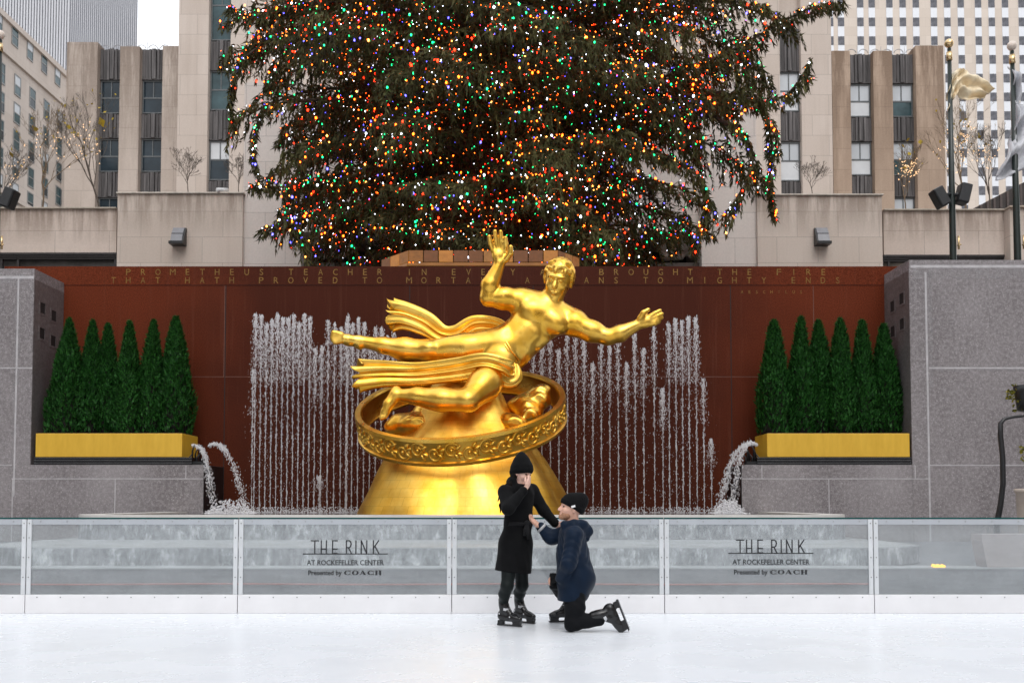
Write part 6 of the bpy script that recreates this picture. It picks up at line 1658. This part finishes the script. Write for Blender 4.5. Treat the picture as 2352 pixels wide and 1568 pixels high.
# hair and hat
S = Sculpt(W(1135, 1185, 0)*[1, 0, 1] + [0, YWm - 0.3, 0], W(1225, 1060, 0)*[1, 0, 1] + [0, YWm + 0.3, 0], 0.006)
S.ell(hp(-0.05, 0, -0.03), (0.066, 0.080, 0.09), H, 0.03); S.chain([hp(-0.03, -0.070, -0.03), W(1170, 1116, -0.11), W(1156, 1134, -0.17), W(1150, 1160, -0.17), W(1149, 1178, -0.16)], [0.024, 0.024, 0.018, 0.012, 0.005], 0.03)
S.chain([hp(-0.05, -0.06, -0.05), W(1166, 1116, -0.08), W(1150, 1128, -0.14), W(1144, 1150, -0.15)], [0.024, 0.022, 0.014, 0.005], 0.03)
S.wrinkle(0.002, lambda X, Y, Z: np.sin(220*X + 60*Z) * 0.6 + np.sin(170*Y - 90*X)*0.4); S.obj('hair', M_hair, root)
S = Sculpt(hc - 0.2, hc + np.array([0.2, 0.2, 0.24]), 0.0055)
S.ell(hp(-0.016, 0, 0.050), (0.116, 0.096, 0.096), H, 0.02); S.chain([hp(-0.02, 0, 0.07), hp(-0.045, 0, 0.135), hp(-0.06, 0.0, 0.176)], [0.092, 0.062, 0.022], 0.05)
S.ell(hp(-0.075, 0, -0.005), (0.052, 0.078, 0.07), H, 0.03)
A = np.array(hp(0.10, 0, 0.030)); nrm = H[:, 2]*1.0 - H[:, 0]*0.38; nrm /= np.linalg.norm(nrm)
X, Y, Z = S.ax[0][:, None, None], S.ax[1][None, :, None], S.ax[2][None, None, :]
pl_ = ((X - A[0])*nrm[0] + (Y - A[1])*nrm[1] + (Z - A[2])*nrm[2])
S.F = np.maximum(S.F, (-pl_).astype(np.float32)); S.F = np.where(pl_ < 0.05, S.F - 0.005*np.minimum(1, np.maximum(0, (0.05 - pl_)*60)), S.F).astype(np.float32)
th_ = np.arctan2((X-hc[0])*H[0, 1] + (Y-hc[1])*H[1, 1], (X-hc[0])*H[0, 0] + (Y-hc[1])*H[1, 0])
S.F = (S.F + 0.0014*np.sin(th_*44)).astype(np.float32); S.obj('hat', M_knit, root)
skate(root, frame((0.83, -0.55, 0), (0, 0, 1), (ank_n[0], ank_n[1], 0), (-0.054, 0, 0)) @ Matrix.Scale(0.83, 4))
skate(root, frame((0.74, -0.67, 0), (0, 0, 1), (ank_f[0], ank_f[1], 0), (-0.054, 0, 0)) @ Matrix.Scale(0.83, 4))

# --- kneeling man
YMm = 9.74
W = lambda px, py, d=0.0: np.array(P(px, py, YMm + d))
root = thing('person', 'person in a navy hooded jacket kneeling on one knee on the ice', 'person', tuple(ground_at(1318, 1440)), 'couple on the ice')
hc = W(1311, 1166, -0.01); f_, u_ = (-0.94, -0.22, 0.17), (0.14, -0.05, 1.0)
S = Sculpt(W(1215, 1460, 0)*[1, 0, 0] + [0, YMm - 0.42, -0.01], W(1420, 1130, 0)*[1, 0, 1] + [0, YMm + 0.52, 0.05], 0.0064)
hp, H = head(S, hc, f_, u_, 1.03)
S.cone(W(1315, 1200, 0.0), hc + np.array([0.015, 0, -0.06]), 0.062, 0.058, 0.03)
sn, sf = W(1319, 1229, -0.19), W(1306, 1222, 0.18)
hip_n, hip_f = W(1331, 1340, -0.10), W(1328, 1338, 0.12)
S.slab(W(1314, 1226, 0.0), W(1318, 1285, 0.0), (0.115, 0.18), (0.125, 0.165), (1, 0, 0), 0.06)
S.slab(W(1318, 1285, 0.0), W(1328, 1338, 0.0), (0.125, 0.165), (0.135, 0.17), (1, 0, 0), 0.06)
en, wn = W(1306, 1294, -0.265), W(1286, 1329, -0.13)
ef, wf = W(1266, 1234, 0.22), W(1240, 1208, 0.22)
S.chain([sn, en, wn], [0.056, 0.046, 0.030], 0.03); S.chain([sf, ef, wf], [0.056, 0.046, 0.029], 0.03)
hand(S, wf, W(1226, 1197, 0.2) - wf, (0.3, -0.5, 0.7), 0.35, 1, 0.05, sc=1.02)
kn_n = W(1313, 1432, -0.16); kn_n[2] = 0.072
kn_f = W(1271, 1334, 0.12)
gf = ground_at(1280, 1428); ank_f = np.array([W(1310, 1400, 0.36)[0], gf.y, 0.21]); 
ank_n = W(1379, 1423, -0.17)
hand(S, wn, W(1270, 1334, 0.02) - wn, (0, 0.55, -0.85), 0.55, 1, 0.05, sc=1.02)
S.chain([hip_n, kn_n + np.array([0.004, 0, 0.02]), kn_n], [0.085, 0.05, 0.046], 0.03); S.chain([kn_n, (kn_n + ank_n)/2 + np.array([0, 0, 0.01]), ank_n], [0.044, 0.042, 0.034], 0.03)
S.chain([hip_f, kn_f], [0.08, 0.046], 0.03); S.chain([kn_f, (kn_f + ank_f)/2, ank_f, ank_f - np.array([0, 0, 0.1])], [0.046, 0.042, 0.032, 0.028], 0.03)
S.obj('body', M_skin2, root)
eyes(root, hp, H)
S = Sculpt(wn - 0.26, wn + 0.26, 0.005); hand(S, wn, W(1270, 1334, 0.02) - wn, (0, 0.55, -0.85), 0.55, 1, 0.05, k=0.012, sc=1.02, fat=0.005); S.cone(wn - (wn - en)*0.1, wn, 0.036, 0.034, 0.02); S.obj('glove', M_knit, root)
# trousers
S = Sculpt(np.minimum(np.minimum(hip_f, ank_f), kn_n) - [0.2, 0.25, 0.075], np.maximum(np.maximum(hip_n, ank_f), ank_n) + [0.15, 0.2, 0.15], 0.0066)
S.slab(W(1322, 1320, 0.0), W(1324, 1345, 0.0), (0.10, 0.14), (0.10, 0.145), (1, 0, 0), 0.05)
S.chain([hip_n + np.array([-0.03, 0, 0]), hip_n*0.4 + kn_n*0.6, kn_n + np.array([0.002, 0, 0.010])], [0.105, 0.092, 0.072], 0.04); S.chain([kn_n, (kn_n + ank_n)/2 + np.array([0, 0, 0.012]), ank_n*0.95 + kn_n*0.05], [0.068, 0.066, 0.056], 0.03)
S.chain([hip_f, kn_f], [0.105, 0.073], 0.03); S.chain([kn_f, (kn_f + ank_f)/2, ank_f + np.array([0, 0, 0.03])], [0.071, 0.066, 0.056], 0.03)
S.wrinkle(0.0045, folds(46, 30, 52, 0.7)); S.below(0.003); S.obj('trousers', M_trous, root)
# jacket
S = Sculpt(W(1222, 1400, 0)*[1, 0, 1] + [0, YMm - 0.45, 0], W(1392, 1180, 0)*[1, 0, 1] + [0, YMm + 0.45, 0], 0.0066)
S.slab(W(1314, 1226, 0.0), W(1315, 1275, 0.0), (0.128, 0.205), (0.150, 0.20), (1, 0, 0), 0.06)
S.slab(W(1315, 1275, 0.0), W(1323, 1328, 0.0), (0.150, 0.20), (0.178, 0.205), (1, 0, 0), 0.06)
S.slab(W(1323, 1328, 0.0), W(1311, 1384, -0.02), (0.178, 0.215), (0.132, 0.205), (1, 0, 0), 0.06)
S.cone(sn, sf, 0.068, 0.068, 0.06)
S.chain([sn, en, en*0.06 + wn*0.94], [0.082, 0.072, 0.050], 0.035); S.chain([sf, ef, ef*0.10 + wf*0.90], [0.080, 0.070, 0.050], 0.035)
S.chain([W(1294, 1203, 0.10), W(1297, 1206, 0.0), W(1297, 1204, -0.10), W(1318, 1202, -0.13), W(1338, 1206, -0.06)], [0.028, 0.03, 0.032, 0.04, 0.05], 0.03)
S.chain([W(1337, 1205, -0.07), W(1346, 1218, 0.0), W(1340, 1206, 0.09)], [0.048, 0.058, 0.048], 0.03); S.chain([W(1345, 1200, -0.02), W(1351, 1222, 0.0), W(1350, 1238, 0.0)], [0.02, 0.032, 0.018], 0.03)
S.wrinkle(0.0035, folds(18, 22, 38, 2.2)); S.wrinkle(0.0022, lambda X, Y, Z: np.sin(70*Z + 26*X + 9*np.sin(14*Y))*np.exp(-((Z - 0.78)/0.16)**2))
zh = W(1310, 1377, 0)[2]; S.below(zh); jacket = S.obj('jacket', M_navy, root)
# cuff band, beard, hat, tag, skates
for (a, b, r) in ((en, wn, 0.047),):
    d = (wn - en)/np.linalg.norm(wn - en); mb = MB(); mb.tube([tuple(wn - d*0.025), tuple(wn + d*0.004)], [r*0.98, r*0.9], 18); mb.obj('cuff', plain('cuff_pale', (0.45, 0.38, 0.26), 0.7), jacket)
d = (wf - ef)/np.linalg.norm(wf - ef); mb = MB(); mb.tube([tuple(wf - d*0.038), tuple(wf - d*0.012)], [0.0545, 0.0535], 20); mb.obj('cuff', plain('cuff_grey', (0.42, 0.42, 0.43), 0.7), jacket)
S = Sculpt(hc - 0.2, hc + 0.2, 0.005)
S.ell(hp(0.030, 0, -0.072), (0.070, 0.068, 0.052), H, 0.02); S.ell(hp(0.070, 0, -0.10), (0.032, 0.034, 0.026), H, 0.02)
S.ell(hp(0.09, 0, -0.066), (0.03, 0.030, 0.016), H, 0.01, cut=True); S.ell(hp(0.04, 0, -0.015), (0.10, 0.10, 0.035), H, 0.02, cut=True)
S.wrinkle(0.0016, lambda X, Y, Z: np.sin(420*X)*np.sin(400*Z + 300*Y)); S.obj('beard', M_beard, root)
S = Sculpt(hc - 0.22, hc + np.array([0.25, 0.22, 0.24]), 0.0055)
S.ell(hp(-0.018, 0, 0.052), (0.122, 0.100, 0.100), H, 0.02); S.ell(hp(-0.085, 0, 0.088), (0.074, 0.078, 0.076), H, 0.04); S.ell(hp(-0.07, 0, 0.0), (0.062, 0.085, 0.06), H, 0.03)
A = np.array(hp(0.10, 0, 0.040)); nrm = H[:, 2]*1.0 - H[:, 0]*0.36; nrm /= np.linalg.norm(nrm)
X, Y, Z = S.ax[0][:, None, None], S.ax[1][None, :, None], S.ax[2][None, None, :]
pl_ = ((X - A[0])*nrm[0] + (Y - A[1])*nrm[1] + (Z - A[2])*nrm[2])
S.F = np.maximum(S.F, (-pl_).astype(np.float32)); S.F = np.where(pl_ < 0.05, S.F - 0.006*np.minimum(1, np.maximum(0, (0.05 - pl_)*60)), S.F).astype(np.float32)
th_ = np.arctan2((X-hc[0])*H[0, 1] + (Y-hc[1])*H[1, 1], (X-hc[0])*H[0, 0] + (Y-hc[1])*H[1, 0])
S.F = (S.F + 0.0014*np.sin(th_*44)).astype(np.float32); hat = S.obj('hat', M_knit, root)
c = hp(0.010, 0.104, 0.022); mb = MB(); e1 = H[:, 0]*0.9 - H[:, 2]*0.45; e1 /= np.linalg.norm(e1); e2 = np.cross(H[:, 1], e1)
mb.prism([(-0.02, -0.010), (0.02, -0.010), (0.02, 0.010), (-0.02, 0.010)], lambda u, v: tuple(c + e1*u + e2*v), tuple(H[:, 1]*0.006)); mb.obj('tag', M_tag, hat)
skate(root, frame((-0.95, -0.3, 0), (0, 0, 1), (ank_f[0], ank_f[1], 0), (-0.055, 0, 0)) @ Matrix.Scale(0.84, 4))
M = frame((0.36, -0.05, -0.93), (-0.93, 0, -0.36), tuple(ank_n), (-0.060, 0, 0.215)) @ Matrix.Scale(0.9, 4)
zmin = min((M @ Vector(p)).z for p in ((0.20, 0, 0.0), (0.205, 0, 0.016), (0.195, 0, 0.05), (0.17, 0, 0.06), (0.19, 0.0, 0.09)))
skate(root, Matrix.Translation((0, 0, -zmin - 0.001)) @ M)
